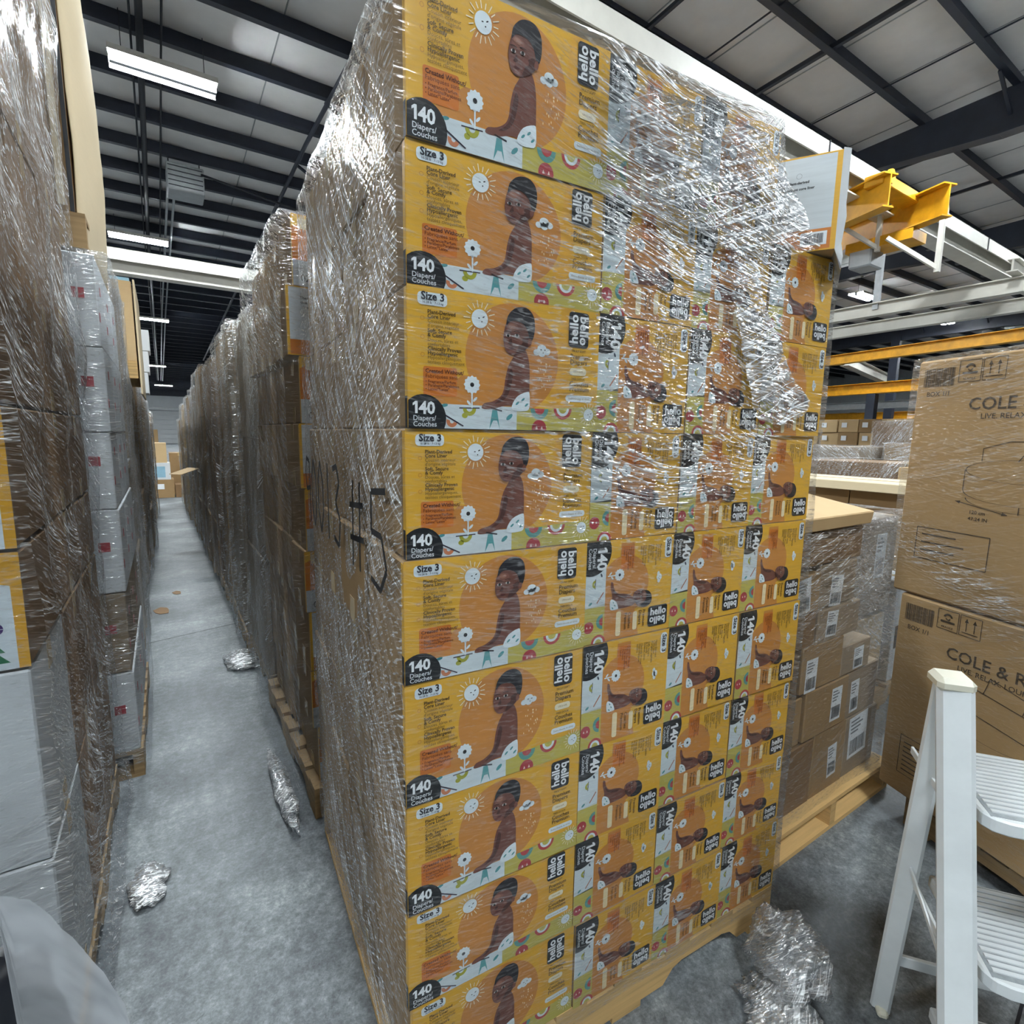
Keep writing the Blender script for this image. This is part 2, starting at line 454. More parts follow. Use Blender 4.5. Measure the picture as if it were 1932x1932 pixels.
YEL, ORG, ORD, INK, WHT, GRN, PALE = 'e3ad36', 'cc8840', 'd2772a', '1b1d20', 'e4edf0', 'c3b558', 'd5dfe2'
SK, SKD, SKL, HAIR = '74483c', '502f2a', '9c6b58', '232127'

def baby(P, T, base=2):
    U = lambda pts: [(u*0.411, (1-v)*0.24) for u, v in pts]
    body = smooth_poly(U([(.515, .385), (.56, .36), (.583, .41), (.594, .5), (.596, .62), (.592, .76), (.55, .81), (.50, .81), (.46, .815), (.41, .84), (.36, .845), (.345, .832), (.36, .80), (.40, .785), (.44, .745), (.458, .69), (.466, .6), (.482, .5), (.507, .43)]), 3)
    P.poly(body, SK, base, T)
    P.poly(smooth_poly(U([(.475, .62), (.49, .53), (.505, .56), (.495, .66), (.475, .74), (.44, .79), (.41, .80), (.445, .755), (.465, .70)]), 3), SKD, base+1, T)
    P.poly(smooth_poly(U([(.55, .43), (.575, .47), (.583, .58), (.575, .68), (.556, .62), (.545, .5)]), 3), '7a4c40', base+1, T)
    P.poly(smooth_poly(U([(.50, .82), (.53, .735), (.585, .695), (.597, .72), (.595, .83), (.56, .85), (.52, .85)]), 3), WHT, base+2, T)
    for a, b in ((.53, .79), (.56, .76), (.58, .80)):
        P.poly(ellipse(a*.411, (1-b)*.24, .005, .0022, 8, rot=0.7), '4d9296', base+3, T)
    head = smooth_poly(U([(.47, .16), (.455, .24), (.452, .32), (.463, .385), (.488, .417), (.52, .412), (.552, .388), (.58, .35), (.602, .30), (.612, .2), (.605, .11), (.575, .065), (.54, .055), (.505, .075), (.485, .11)]), 3)
    P.poly(head, SK, base+3, T)
    P.poly(smooth_poly(U([(.545, .30), (.58, .27), (.59, .33), (.555, .385), (.52, .408), (.53, .36)]), 3), SKD, base+4, T)
    P.poly(ellipse(.497*.411, (1-.215)*.24, .013, .0095, 14), '85574a', base+4, T); P.poly(ellipse(.494*.411, (1-.205)*.24, .008, .005, 12), SKL, base+5, T)
    P.poly(ellipse(.470*.411, (1-.345)*.24, .006, .006, 12), '85574a', base+4, T); P.poly(ellipse(.497*.411, (1-.395)*.24, .007, .004, 10), '85574a', base+4, T)
    P.poly(ellipse(.535*.411, (1-.315)*.24, .007, .006, 12), '7a4c40', base+5, T)
    P.poly(smooth_poly(U([(.466, .20), (.472, .13), (.503, .072), (.54, .050), (.58, .058), (.610, .11), (.617, .2), (.608, .28), (.592, .30), (.583, .25), (.572, .205), (.548, .17), (.512, .158), (.485, .168)]), 3), HAIR, base+5, T)
    P.poly(ellipse(.590*.411, (1-.31)*.24, .0045, .0075, 10, rot=-0.2), '7d4e40', base+6, T)
    for (u, v) in ((.474, .275), (.520, .268)):
        P.poly(ellipse(u*.411, (1-v)*.24, .0052, .0027, 10), 'd9cfc9', base+6, T)
        P.poly(ellipse(u*.411, (1-v)*.24, .0031, .0030, 10), '15100f', base+7, T)
        P.poly(stroke(U([(u-.016, v-.028), (u, v-.035), (u+.016, v-.027)]), .0012), '2a1c1a', base+6, T)
    P.poly(smooth_poly(U([(.490, .29), (.496, .325), (.488, .338), (.474, .335), (.478, .322)]), 3), SKD, base+6, T)
    P.poly(smooth_poly(U([(.478, .368), (.492, .362), (.508, .366), (.494, .380)]), 3), '5a2b2b', base+6, T)

def sun(P, cx, cy, r, T=None, layer=3):
    for k in range(18):
        a = 2*pi*k/18; l = 1.95 if k % 2 else 1.75
        P.poly(stroke([(cx+cos(a)*r*1.18, cy+sin(a)*r*1.18), (cx+cos(a)*r*l, cy+sin(a)*r*l)], r*.10), 'f1e6c9', layer, T)
    P.poly(ellipse(cx, cy, r), WHT, layer, T)
    P.poly(ellipse(cx-.1*r, cy+.05*r, r*.13, r*.06, 8), INK, layer+1, T); P.poly(ellipse(cx+.45*r, cy+.2*r, r*.16, r*.07, 8, rot=.5), INK, layer+1, T)
    P.poly(ellipse(cx+.25*r, cy-.3*r, r*.08, r*.08, 8), INK, layer+1, T)
def flower(P, cx, cy, r, stem, T=None, layer=3):
    P.poly(stroke([(cx, cy-r*.8), (cx, cy-stem)], r*.2), WHT, layer, T)
    P.poly(ellipse(cx+r*.4, cy-stem*.62, r*.38, r*.16, 8, rot=.8), WHT, layer, T); P.poly(ellipse(cx-r*.4, cy-stem*.78, r*.38, r*.16, 8, rot=2.3), WHT, layer, T)
    P.poly([(cx+cos(2*pi*k/48)*r*(1+.08*cos(12*2*pi*k/48)), cy+sin(2*pi*k/48)*r*(1+.08*cos(12*2*pi*k/48))) for k in range(48)], WHT, layer, T)
    P.poly(ellipse(cx, cy, r*.26), INK, layer+1, T)
def cloud(P, cx, cy, s, T=None, layer=3):
    for dx, dy, r in ((-.9, -.25, .55), (0, .25, .8), (.85, -.05, .6), (0, -.35, .6)):
        P.poly(ellipse(cx+dx*s, cy+dy*s, r*s, r*s*.8, 14), WHT, layer, T)
    for dx in (-.15, .5): P.poly(ellipse(cx+dx*s, cy+.15*s, .16*s, .07*s, 8), INK, layer+1, T)
    P.poly(ellipse(cx+.2*s, cy-.25*s, .08*s, .08*s, 8), INK, layer+1, T)
def melon(P, cx, cy, r, a, T=None, layer=3):
    P.poly(ellipse(cx, cy, r, n=14, a0=a, a1=a+pi), '5f9a93', layer, T)
    P.poly(ellipse(cx, cy, r*.55, n=12, a0=a, a1=a+pi), 'b8494a', layer+1, T)
def berry(P, cx, cy, r, T=None, layer=3):
    P.poly(ellipse(cx, cy, r), 'b03f45', layer, T)
    for dx in (-.35, .35): P.poly([(cx+dx*r-.16*r, cy-.1*r), (cx+dx*r+.16*r, cy-.1*r), (cx+dx*r, cy+.3*r)], 'f0d9cf', layer+1, T)
def rainbow(P, cx, cy, r, a, T=None, layer=3):
    P.poly(ring(cx, cy, r*.72, r, a, a+pi), 'b8494a', layer, T); P.poly(ring(cx, cy, r*.45, r*.70, a, a+pi), WHT, layer, T)
    P.poly(ring(cx, cy, r*.22, r*.43, a, a+pi), 'c9c061', layer, T)
def logo(P, cx, cy, w_, h_, rot):
    """black rounded tile; 'hello' along rot, 'bello' turned half round under it"""
    T = lambda p: (cx+p[0]*cos(rot)-p[1]*sin(rot), cy+p[0]*sin(rot)+p[1]*cos(rot))
    P.poly(rrect(-w_/2, w_/2, -h_/2, h_/2, h_*.14), INK, 4, T)
    s = w_*.42
    a = T((-w_*.40, h_*.06)); P.text('hello', a[0], a[1], s, 'f2f4f5', 6, rot, .028, 1.0)
    b = T((w_*.40, -h_*.06)); P.text('bello', b[0], b[1], s, 'f2f4f5', 6, rot+pi, .028, 1.0)

def one40(P, x, y, s, rot, layer):
    T = lambda p: (x+(p[0]*cos(rot)-p[1]*sin(rot))*s, y+(p[0]*sin(rot)+p[1]*cos(rot))*s)
    P.poly([(.16, 0), (.32, 0), (.32, .70), (.18, .70), (.02, .58), (.02, .44), (.16, .52)], 'f2f4f5', layer, T)
    a = T((.40, 0)); P.text('40', a[0], a[1], s, 'f2f4f5', layer, rot, .03)
FW, FH, EW = 0.411, 0.240, 0.262
def make_front():
    P = Print(FW, FH)
    X = lambda u: u*FW
    Y = lambda v: (1-v)*FH
    P.poly([(0, 0), (FW, 0), (FW, FH), (0, FH)], YEL, 0)
    P.poly([(X(.10), Y(.80)), (X(.25), Y(.60)), (X(.40), Y(.60)), (X(.40), Y(1)), (X(.10), Y(1))], ORG, 0.5)
    P.poly([(X(.78), Y(0)), (X(.86), Y(0)), (X(.80), Y(.9)), (X(.70), Y(.9))], 'e3a83a', 0.5)
    P.poly(ellipse(X(.51), Y(.45), .101, n=40), ORG, 1)
    P.poly([(X(.10), Y(.82)), (X(.53), Y(.82)), (X(.53), 0), (X(.10), 0)], PALE, 2)
    P.poly([(X(.53), Y(.835)), (X(1), Y(.79)), (X(1), 0), (X(.53), 0)], GRN, 2)
    baby(P, None, 3)
    sun(P, X(.333), Y(.176), .0165); flower(P, X(.297), Y(.667), .0155, .042); cloud(P, X(.661), Y(.364), .0135)
    rnd = random.Random(3)
    for k in range(30):
        u, v = .632+rnd.random()*.085, .45+rnd.random()*.25
        if v-.45 > .25-(u-.632)*.6: continue
        P.poly(ellipse(X(u), Y(v), .0010, .0023, 6), 'f3dcb4', 3)
    melon(P, X(.655), Y(.825), .021, pi); berry(P, X(.655), Y(.985), .017); rainbow(P, X(.79), Y(.815), .022, pi)
    sun(P, X(.948), Y(.86), .0125, layer=4)
    # sloths and leaves on the pale band
    P.poly(stroke([(X(.235), Y(.845)), (X(.335), Y(.84))], .0022), '3a3340', 3)
    P.poly(ring(X(.285), Y(.845), .006, .0135, pi, 2*pi, 10), 'a9a83a', 3); P.poly(ellipse(X(.262), Y(.90), .006, .005, 10), 'a9a83a', 3)
    P.poly([(X(.40), Y(.85)), (X(.425), Y(.85)), (X(.44), Y(1)), (X(.425), Y(.93)), (X(.405), Y(.93)), (X(.385), Y(1))], '5b9ea0', 3)
    P.poly(stroke([(X(.39), Y(.835)), (X(.45), Y(.855))], .003), '2c2a35', 3)
    P.poly(ellipse(X(.49), Y(.90), .0085, .004, 10, rot=.7), '4d9296', 3)
    P.poly(ring(X(.20), Y(.945), .004, .011, pi*.9, 1.9*pi, 10), 'c97c55', 3); P.poly(stroke([(X(.165), Y(.90)), (X(.255), Y(.98))], .0024), '33283a', 4)
    P.poly(ellipse(X(.165), Y(.83), .007, .003, 8, rot=.2), '4d9296', 3)
    # black roundel
    P.poly(ellipse(X(.07), Y(.93), .042, n=30), INK, 4)
    one40(P, X(.018), Y(.895), .030, 0, 5) if True else P.text('140', X(.018), Y(.895), .030, 'f2f4f5', 5, 0, .03); P.text('Diapers/', X(.02), Y(.945), .0125, 'dfe3e4', 5, 0, .01); P.text('Couches', X(.02), Y(.988), .0125, 'dfe3e4', 5, 0, .01)
    # left text column
    P.poly(rrect(X(.045), X(.178), Y(.128), Y(.04), .007), WHT, 3)
    P.text('Size 3', X(.112), Y(.092), .0185, '23252f', 5, 0, .03, align=.5); P.text('16-28 lb · 7-13 kg', X(.112), Y(.118), .0055, '3a3d46', 5, 0, .01, align=.5)
    for v, (a, b, c, d) in ((.185, ('Plant-Derived', 'Core Liner', 'Coussin intérieur', "d'origine végétale")), (.315, ('Soft, Secure', '& Comfy', 'Douces, sûres et', 'confortables')), (.44, ('Clinically Proven', 'Hypoallergenic', 'Hypoallergéniques,', 'testées cliniquement'))):
        P.poly(ring(X(.066), Y(v+.035), .0030, .0037, 0, 2*pi*.98, 12), 'b8742e', 3)
        for k, (t, bo) in enumerate(((a, .02), (b, .02), (c, 0), (d, 0))):
            P.text(t, X(.088), Y(v+.031*k), .0095 if k < 2 else .0085, '4d3c1c' if k < 2 else '6b5526', 4, 0, bo)
    P.poly(rrect(X(.068), X(.224), Y(.765), Y(.555), .004), ORD, 2)
    P.text('Created Without/', X(.077), Y(.60), .0100, '5b2c15', 4, 0, .02); P.text('Fabriquées sans', X(.077), Y(.637), .0098, '6d3618', 4, 0, 0)
    for k, t in enumerate(('• Fragrance/Parfum', '• Parabens/Parabènes', '• Latex/"Latex"')):
        P.text(t, X(.077), Y(.672+.027*k), .0075, '6d3618', 4, 0, .01)
    # right column
    logo(P, X(.872), Y(.165), .068, .049, pi/2)
    P.text('TRULY SOFT', X(.875), Y(.345), .0062, '4d3c1c', 4, 0, .01, align=.5)
    P.text('Premium', X(.825), Y(.40), .0135, '4b3a1a', 4, 0, .01); P.text('Diapers', X(.825), Y(.445), .0135, '4b3a1a', 4, 0, .01)
    P.poly(rrect(X(.825), X(.925), Y(.535), Y(.475), .006), 'f0e4c4', 3); P.text('Ultra-soft', X(.875), Y(.51), .006, '8a7340', 4, 0, 0, align=.5)
    P.text('TRÈS DOUX', X(.875), Y(.572), .0062, '4d3c1c', 4, 0, .01, align=.5)
    P.text('Couches', X(.825), Y(.622), .0135, '4b3a1a', 4, 0, .01); P.text('Premium', X(.825), Y(.667), .0135, '4b3a1a', 4, 0, .01)
    P.poly(rrect(X(.805), X(.965), Y(.755), Y(.70), .006), WHT, 3); P.text('Extra-douces et sûres', X(.885), Y(.735), .006, '8a7340', 4, 0, 0, align=.5)
    return P

def make_end():
    P = Print(EW, FH)
    X = lambda p: p*EW
    Y = lambda q: (1-q)*FH
    P.poly([(0, 0), (EW, 0), (EW, FH), (0, FH)], YEL, 0)
    P.poly([(X(.2), Y(.66)), (X(.55), Y(.66)), (X(.62), Y(1)), (X(.2), Y(1))], ORG, .5)
    P.poly([(X(.38), Y(.04)), (X(.53), Y(.04)), (X(.55), Y(.4)), (X(.36), Y(.4))], ORG, .5)
    P.poly(ellipse(X(.44), Y(.46), .072, n=36), ORG, 1)
    P.poly([(0, Y(.25)), (X(.22), Y(.25)), (X(.22), Y(.64)), (0, Y(.64))], PALE, 2)
    P.poly([(0, Y(.64)), (X(.22), Y(.62)), (X(.22), Y(1)), (0, Y(1))], GRN, 2)
    s = .66; hx, hy = .532*FW, (1-.235)*FH
    cx, cy = X(.645), Y(.62)
    T = lambda p: (cx+s*(p[1]-hy), cy-s*(p[0]-hx))
    baby(P, T, 3)
    TF = lambda p: (X(.37)+(p[1]), Y(.35)-(p[0]))
    flower(P, 0, 0, .0135, .034, TF); cloud(P, 0, 0, .010, lambda p: (X(.84)+p[1], Y(.43)-p[0]))
    melon(P, X(.20), Y(.79), .018, pi/2); berry(P, X(.05), Y(.83), .014); rainbow(P, X(.16), Y(1.0), .02, 0)
    P.poly(stroke([(X(.11), Y(.36)), (X(.105), Y(.46))], .002), '3a3340', 3); P.poly(ring(X(.11), Y(.41), .004, .0095, pi/2, 1.5*pi, 10), 'a9a83a', 3)
    P.poly(stroke([(X(.13), Y(.60)), (X(.20), Y(.50))], .003), 'a8664a', 3); P.poly(ellipse(X(.06), Y(.60), .006, .003, 8, rot=.6), '4d9296', 3); P.poly(ellipse(X(.17), Y(.33), .005, .0025, 8, rot=2), '3d4a5a', 3)
    P.poly(ellipse(X(.06), Y(.10), .055, n=30), INK, 4)
    r = -pi/2
    one40(P, X(.12), Y(.06), .038, r, 6) if True else P.text('140', X(.12), Y(.06), .038, 'f2f4f5', 6, r, .03); P.text('Diapers/', X(.07), Y(.06), .0135, 'dfe3e4', 6, r, .01); P.text('Couches', X(.025), Y(.06), .0135, 'dfe3e4', 6, r, .01)
    P.poly(rrect(X(.895), X(.975), Y(.235), Y(.025), .008), WHT, 3); P.text('Size 3', X(.917), Y(.045), .0185, '23252f', 5, r, .03)
    P.poly(rrect(X(.385), X(.53), Y(.30), Y(.07), .003), ORD, 2)
    for k, t in enumerate(('Created Without/', 'Fabriquées sans', '• Fragrance/Parfum', '• Parabens', '• Latex')): P.text(t, X(.505-.025*k), Y(.085), .0072, '6d3618', 4, r, .01)
    for p0, (a, b, c) in ((.80, ('Plant-Derived', 'Core Liner', "d'origine végétale")), (.71, ('Soft, Secure', '& Comfy', 'Douces, sûres')), (.62, ('Clinically Proven', 'Hypoallergenic', 'testées'))):
        for k, t in enumerate((a, b, c)): P.text(t, X(p0+.03-.025*k), Y(.085), .0075, '5d4a20', 4, r, .012)
    logo(P, X(.845), Y(.835), .062, .052, 0)
    for p0, t in ((.66, 'Premium'), (.615, 'Diapers'), (.49, 'Couches'), (.445, 'Premium')): P.text(t, X(p0), Y(.745), .0115, '5d4216', 4, r, .015)
    P.poly(rrect(X(.545), X(.595), Y(.94), Y(.75), .005), 'efdcb0', 3); P.poly(rrect(X(.35), X(.405), Y(.97), Y(.72), .005), 'efdcb0', 3)
    return P

def barcode(P, x0, y0, w_, h_, col=INK, layer=4, seed=1):
    r = random.Random(seed); x = 0
    while x < w_:
        d = r.choice((1, 1, 2, 3))*w_/90
        P.poly([(x0+x, y0), (x0+min(w_, x+d), y0), (x0+min(w_, x+d), y0+h_), (x0+x, y0+h_)], col, layer)
        x += d + r.choice((1, 1, 2))*w_/90

def make_white_side(W, H):
    P = Print(W, H)
    P.poly([(0, 0), (W, 0), (W, H), (0, H)], YEL, 0)
    P.poly([(.008, H*.23), (W-.012, H*.23), (W-.012, H-.004), (.008, H-.004)], 'cfd6da', 1)
    P.poly([(.008, .004), (W-.012, .004), (W-.012, H*.23), (.008, H*.23)], 'd27f35', 1)
    for (x, y, ls) in ((.20, .82, ("There's only", 'one for you', 'dreamy fit')), (.62, .72, ('Plant-derived', 'absorbent core liner')), (.56, .45, ('Ultra soft sides', 'that stretch for', 'snug cozy fits'))):
        P.poly(ring(W*x, H*(y+.08), .006, .0068, 0, 2*pi*.98, 12), '8b9399', 2)
        for k, t in enumerate(ls): P.text(t, W*x, H*(y-.065*k), W*.036, '1c2023', 3, 0, .03, align=.5)
    P.poly(stroke([(W*.28, H*.6), (W*.4, H*.62), (W*.5, H*.6)], .0008), '5d666c', 2); P.poly(stroke([(W*.3, H*.42), (W*.38, H*.45), (W*.46, H*.44)], .0008), '5d666c', 2)
    P.poly([(W*.68, H*.06), (W*.92, H*.06), (W*.92, H*.2), (W*.68, H*.2)], 'e8ecee', 2); barcode(P, W*.71, H*.08, W*.18, H*.10, layer=3)
    return P
def make_yellow_side(W, H):
    P = Print(W, H)
    P.poly([(0, 0), (W, 0), (W, H), (0, H)], YEL, 0)
    P.poly(ellipse(W*.1, H*.55, H*.32, n=24), 'cf7a2e', 1)
    P.poly([(0, 0), (W, 0), (W, H*.36), (0, H*.36)], 'bfc5c9', 2)
    P.poly(rrect(W*.05, W*.25, H*.80, H*.95, .006), 'e7cf9a', 2)
    P.text('02', W*.06, H*.07, .034, '23262b', 3, 0, .02); P.text('02', W*.62, H*.07, .034, '23262b', 3, 0, .02)
    return P
def make_holiday(W, H):
    """white panel with trees and baubles, yellow edges"""
    P = Print(W, H)
    P.poly([(0, 0), (W, 0), (W, H), (0, H)], 'd39c2a', 0)
    P.poly([(.02, .0), (W-.018, .0), (W-.018, H*.72), (W*.7, H*.9), (.02, H*.9)], 'cfd8dd', 1)
    for (x, y, s_) in ((.90, .06, .05), (.72, .10, .06), (.5, .05, .05), (.3, .12, .06), (.80, .48, .045), (.62, .45, .05)):
        for k in range(3):
            P.poly([(W*x-s_*(1-.22*k)*.6, H*y+s_*.45*k), (W*x+s_*(1-.22*k)*.6, H*y+s_*.45*k), (W*x, H*y+s_*(.45*k+.7))], '1f6b45', 2+k)
    for (x, y) in ((.92, .36), (.88, .44), (.4, .4)):
        P.poly(ring(W*x, H*y, .008, .013, 0, 2*pi*.98, 12), '4a356e', 3)
        P.poly(stroke([(W*x-.003, H*y-.012), (W*x-.006, H*y-.06)], .002), 'f2f2f2', 3)
    for k in range(5): P.poly(stroke([(W*.86, H*.58), (W*.86+.02*cos(k), H*.58+.02*sin(k))], .0015), 'b0504a', 3)
    return P

# ================================================================== THE BUILDING
Z0R, MR = 8.2, 0.03                       # roof height at Y=0 and its fall along Y
def zroof(Y): return Z0R - MR*Y
XW0, XW1, YW0, YW1 = -14.0, 52.0, -22.0, 72.0

fl = MB().box(XW0, XW1, YW0, YW1, -0.2, 0.0).build('floor', 'floor'); put(fl, 'grey scuffed concrete warehouse floor', 'floor', kind='structure')
# thin dark bars laid on the slab
for (a, b) in (((-0.25, 4.55), (0.6, 4.75)), ((1.2, 0.2), (2.6, 0.35))):
    MB().bar((a[0], a[1], 0.0006), (b[0], b[1], 0.0006), 0.008, 0.001).build('floor_line', 'dark_steel', fl)

ceil = empty('ceiling', (0, 0, 0)); put(ceil, 'pale insulated warehouse roof carried on dark purlins', 'ceiling', kind='structure')
def roof_panel_mesh():
    v, f = [], []; n = 6; W = 1.6
    for Y in (YW0, YW1):
        for k in range(n+1):
            t = k/n; v.append((t*W, Y, zroof(Y)+0.02-0.05*(4*t*(1-t))))
    for k in range(n): f.append((k, k+1, n+2+k, n+1+k))
    me = bpy.data.meshes.new('roof_panel'); me.from_pydata(v, [], f)
    for p in me.polygons: p.use_smooth = True
    me.materials.append(M['roof']); return me
rp = roof_panel_mesh(); x = XW0
while x < XW1:
    obj('roof_panel', rp, ceil, (x, 0, 0)); x += 1.6
MB().box(XW0, XW1, YW0, YW1, 0, 0.1).build('roof_deck', 'roof', ceil, (0, 0, Z0R+1.2))
py = [-1.7-1.4*k for k in range(14)] + [-.3, 1.1, 2.5, 3.9, 5.3, 6.72, 8.2] + [9.65+1.28*k for k in range(48)]
pm = MB().box(XW0, XW1, -.012, .012, -.26, 0).box(XW0, XW1, -.10, .012, -.27, -.255).box(XW0, XW1, -.012, .10, -.01, 0.0).mesh('purlin', 'navy')
for Y in py:
    obj('purlin', pm, ceil, (0, Y, zroof(Y)-0.03))

for X_, r_ in ((6.6, .035), (9.4, .045), (7.9, .012), (11.2, .012), (14.6, .035), (17.2, .04), (-3.2, .03), (5.4, .012)):
    MB().bar((X_, -6, zroof(-6)-.22), (X_+.15, 24, zroof(24)-.22), r_*1.6, r_*1.6).build('sag_rod', 'navy', ceil)
x = XW0+1.6
while x < XW1:
    MB().bar((x, -8, zroof(-8)+.012), (x, 60, zroof(60)+.012), .018, .012).build('seam', 'grey_steel', ceil); x += 1.6
def wall(name, x0, x1, y0, y1, along):
    m = MB()
    if along == 'x':
        n = int((x1-x0)/0.3); d = (x1-x0)/n
        for k in range(n):
            m.box(x0+k*d, x0+k*d+d*.75, y0-.02, y0+.1, 0, Z0R+1)
        m.box(x0, x1, y0, y0+.1, 0, Z0R+1)
    else:
        n = int((y1-y0)/0.6); d = (y1-y0)/n
        for k in range(n): m.box(x0-.02, x0+.1, y0+k*d, y0+k*d+d*.75, 0, Z0R+1)
        m.box(x0, x0+.1, y0, y1, 0, Z0R+1)
    o = m.build(name, 'wall'); put(o, None, None, None, 'structure'); return o
put(wall('wall_far', XW0, XW1, YW1, YW1, 'x'), 'pale ribbed metal end wall beyond the aisle', 'wall')
put(wall('wall_front', XW0, XW1, YW0, YW0, 'x'), 'pale ribbed metal wall opposite the end wall', 'wall')
put(wall('wall_left', XW0, XW0, YW0, YW1, 'y'), 'pale ribbed metal side wall', 'wall')
put(wall('wall_right', XW1, XW1, YW0, YW1, 'y'), 'pale ribbed metal side wall past the cranes', 'wall')
dr = MB()
for k in range(7): dr.box(-4.5, 3.2, YW1-.14, YW1-.1, k*.52+.01, k*.52+.5)
put(dr.build('door_1', 'whitebox'), 'white sectional dock door at the end of the aisle', 'door', kind='structure')
MB().box(-4.7, 3.4, YW1-.3, YW1-.1, 3.66, 3.95).build('lintel', 'grey_steel', bpy.data.objects['door_1'])
put(MB().box(XW0, XW1, YW1-.4, YW1-.05, 5.25, 6.2).build('trim_1', 'navy'), 'dark eave strut above the end wall', 'beam', kind='structure')

# rigid frames across the bays (tapered, running along Y)
def frame(X, z_near, z_far, label):
    r = empty('roof_frame', (X, 0, 0)); put(r, label, 'beam')
    for nm, wd in (('web', .02),):
        m = MB()
        pts = [(YW0, z_near), (4.0, z_near), (9.0, z_far), (YW1, z_far-1.3), (YW1, zroof(YW1)-.28), (YW0, zroof(YW0)-.28)]
        b = len(m.v)
        for xx in (-wd, wd):
            for (y, z) in pts: m.v.append(Vector((xx, y, z)))
        n = len(pts); m.face(range(b, b+n)); m.face(reversed(range(b+n, b+2*n)))
        for i in range(n): m.face((b+i, b+n+i, b+n+(i+1) % n, b+(i+1) % n))
        m.build(nm, 'navy', r)
    f = MB()
    for (ya, za), (yb, zb) in zip([(YW0, z_near), (4.0, z_near), (9.0, z_far)], [(4.0, z_near), (9.0, z_far), (YW1, z_far-1.3)]):
        f.bar((0, ya, za), (0, yb, zb), .28, .025)
    f.build('flange', 'navy', r)
    for Y in (3.9, 6.72, 9.65, 12.2):
        for s in (-1, 1): MB().bar((0, Y, zroof(Y)-.75), (s*.75, Y, zroof(Y)-.3), .05, .05).build('brace', 'navy', r)
    MB().box(-.15, .15, 13.2, 13.6, 0, zroof(13)-.3).build('column', 'navy', r)
    return r
frame(13.0, 7.03, 7.45, 'deep navy roof frame with tapered web crossing above the yellow crane')
frame(20.6, 6.95, 7.2, 'second navy roof frame, beyond the yellow crane and before the white monorails')
frame(33.0, 6.6, 6.9, 'distant navy roof frame above the yellow crane rail')
frame(4.6, 7.3, 7.6, 'navy roof frame right over the tall diaper pallet')

# thin bracing rod, sprinkler main, conduits, unit heater above the aisle
def pipe(name, pts, r, mat, label, cat, n=6):
    o = MB().tube(pts, r, n).build(name, mat, smooth=True); put(o, label, cat); return o
pipe('bracing_rod', [(3.15, 3.0, zroof(3)-.34), (2.9, 12.5, zroof(12.5)-.34), (2.8, 45, zroof(45)-.34)], .045, 'navy', 'long dark bracing rod running under the purlins beside the aisle', 'rod')
for Y in (6.72, 10.93, 13.5, 16.05, 18.6, 21.2, 23.7, 27.6):
    o = MB().bar((2.9, Y, zroof(Y)-.32), (3.7, Y+.25, zroof(Y)-.62), .05, .05).build('flange_brace', 'navy', bpy.data.objects['bracing_rod'])
pipe('sprinkler_main', [(.18, 2.0, zroof(2)-.36), (.10, 11, zroof(11)-.36), (.02, 20, zroof(20)-.36), (.0, 60, zroof(60)-.36)], .05, 'dark_steel', 'dark sprinkler main running along the aisle under the purlins', 'pipe')
for dx, lb in ((-.09, 'thin conduit clipped against the dark sprinkler main'), (.30, 'thin conduit hanging between sprinkler main and heater flues')):
    pipe('conduit', [(.12+dx, 4, zroof(4)-.36), (.02+dx, 20, zroof(20)-.36), (dx, 60, zroof(60)-.36)], .016, 'dark_steel', lb, 'conduit')
for dx, lb in ((.50, 'grey flue pipe from heater, nearer the sprinkler main'), (.64, 'grey flue pipe from heater, on its outer side')):
    pipe('flue_pipe', [(dx, 15.4, zroof(15.4)-.38), (dx-.15, 30, zroof(30)-.38), (dx-.3, 60, zroof(60)-.38)], .03, 'grey_steel', lb, 'pipe')
h = empty('unit_heater', (.80, 15.0, zroof(15)-.95)); put(h, 'grey boxy unit heater hung under the purlins over the aisle', 'heater')
MB().box(-.36, .36, -.35, .35, 0, .55).build('housing', 'grey_steel', h, bevel=.02)
for k in range(5): MB().bar((-.33, -.36, .08+.1*k), (.33, -.36, .08+.1*k), .02, .012).build('louvre', 'dark_steel', h)
for sx in (-.3, .3): MB().tube([(sx, 0, .55), (sx, 0, .95)], .012, 6).build('hanger', 'dark_steel', h)
pipe('gas_line', [(1.1, 14.6, zroof(15)-.55), (4.0, 15.4, zroof(15.4)-.62)], .025, 'dark_steel', 'dark gas line running sideways from the unit heater', 'pipe')

# crane runway above the stack, and its twin across the aisle
def runway(Y, zt, x0, x1, label, rails=True):
    r = empty('runway_beam', (0, Y, 0)); put(r, label, 'beam')
    MB().box(x0, x1, 0, .02, zt-.22, zt).box(x0, x1, 0, .34, zt-.012, zt).build('cap_channel', 'white_steel', r)
    MB().box(x0, x1, .15, .17, zt-.42, zt-.01).build('web', 'white_steel', r)
    MB().box(x0, x1, .03, .31, zt-.44, zt-.42).build('flange', 'white_steel', r)
    if rails:
        MB().tube([(x0, .36, zt-.36), (x1, .36, zt-.36)], .03, 6).build('conductor_rail', 'red_rail', r)
        xx = x0+.4
        while xx < x1:
            MB().box(xx-.05, xx+.05, .28, .42, zt-.40, zt-.33).build('rail_bracket', 'dark_steel', r); xx += 1.35
    for xx in (7.3, 13.0):
        if rails: MB().box(xx-.01, xx+.01, -.012, .03, zt-.22, zt).build('splice_plate', 'dark_steel', r)
    return r
runway(3.97, 5.30, -1.0, 30, 'white crane runway beam with red conductor rail over the pallets')
runway(13.0, 4.94, -12, 9.0, 'plain white beam crossing high over the aisle', rails=False)

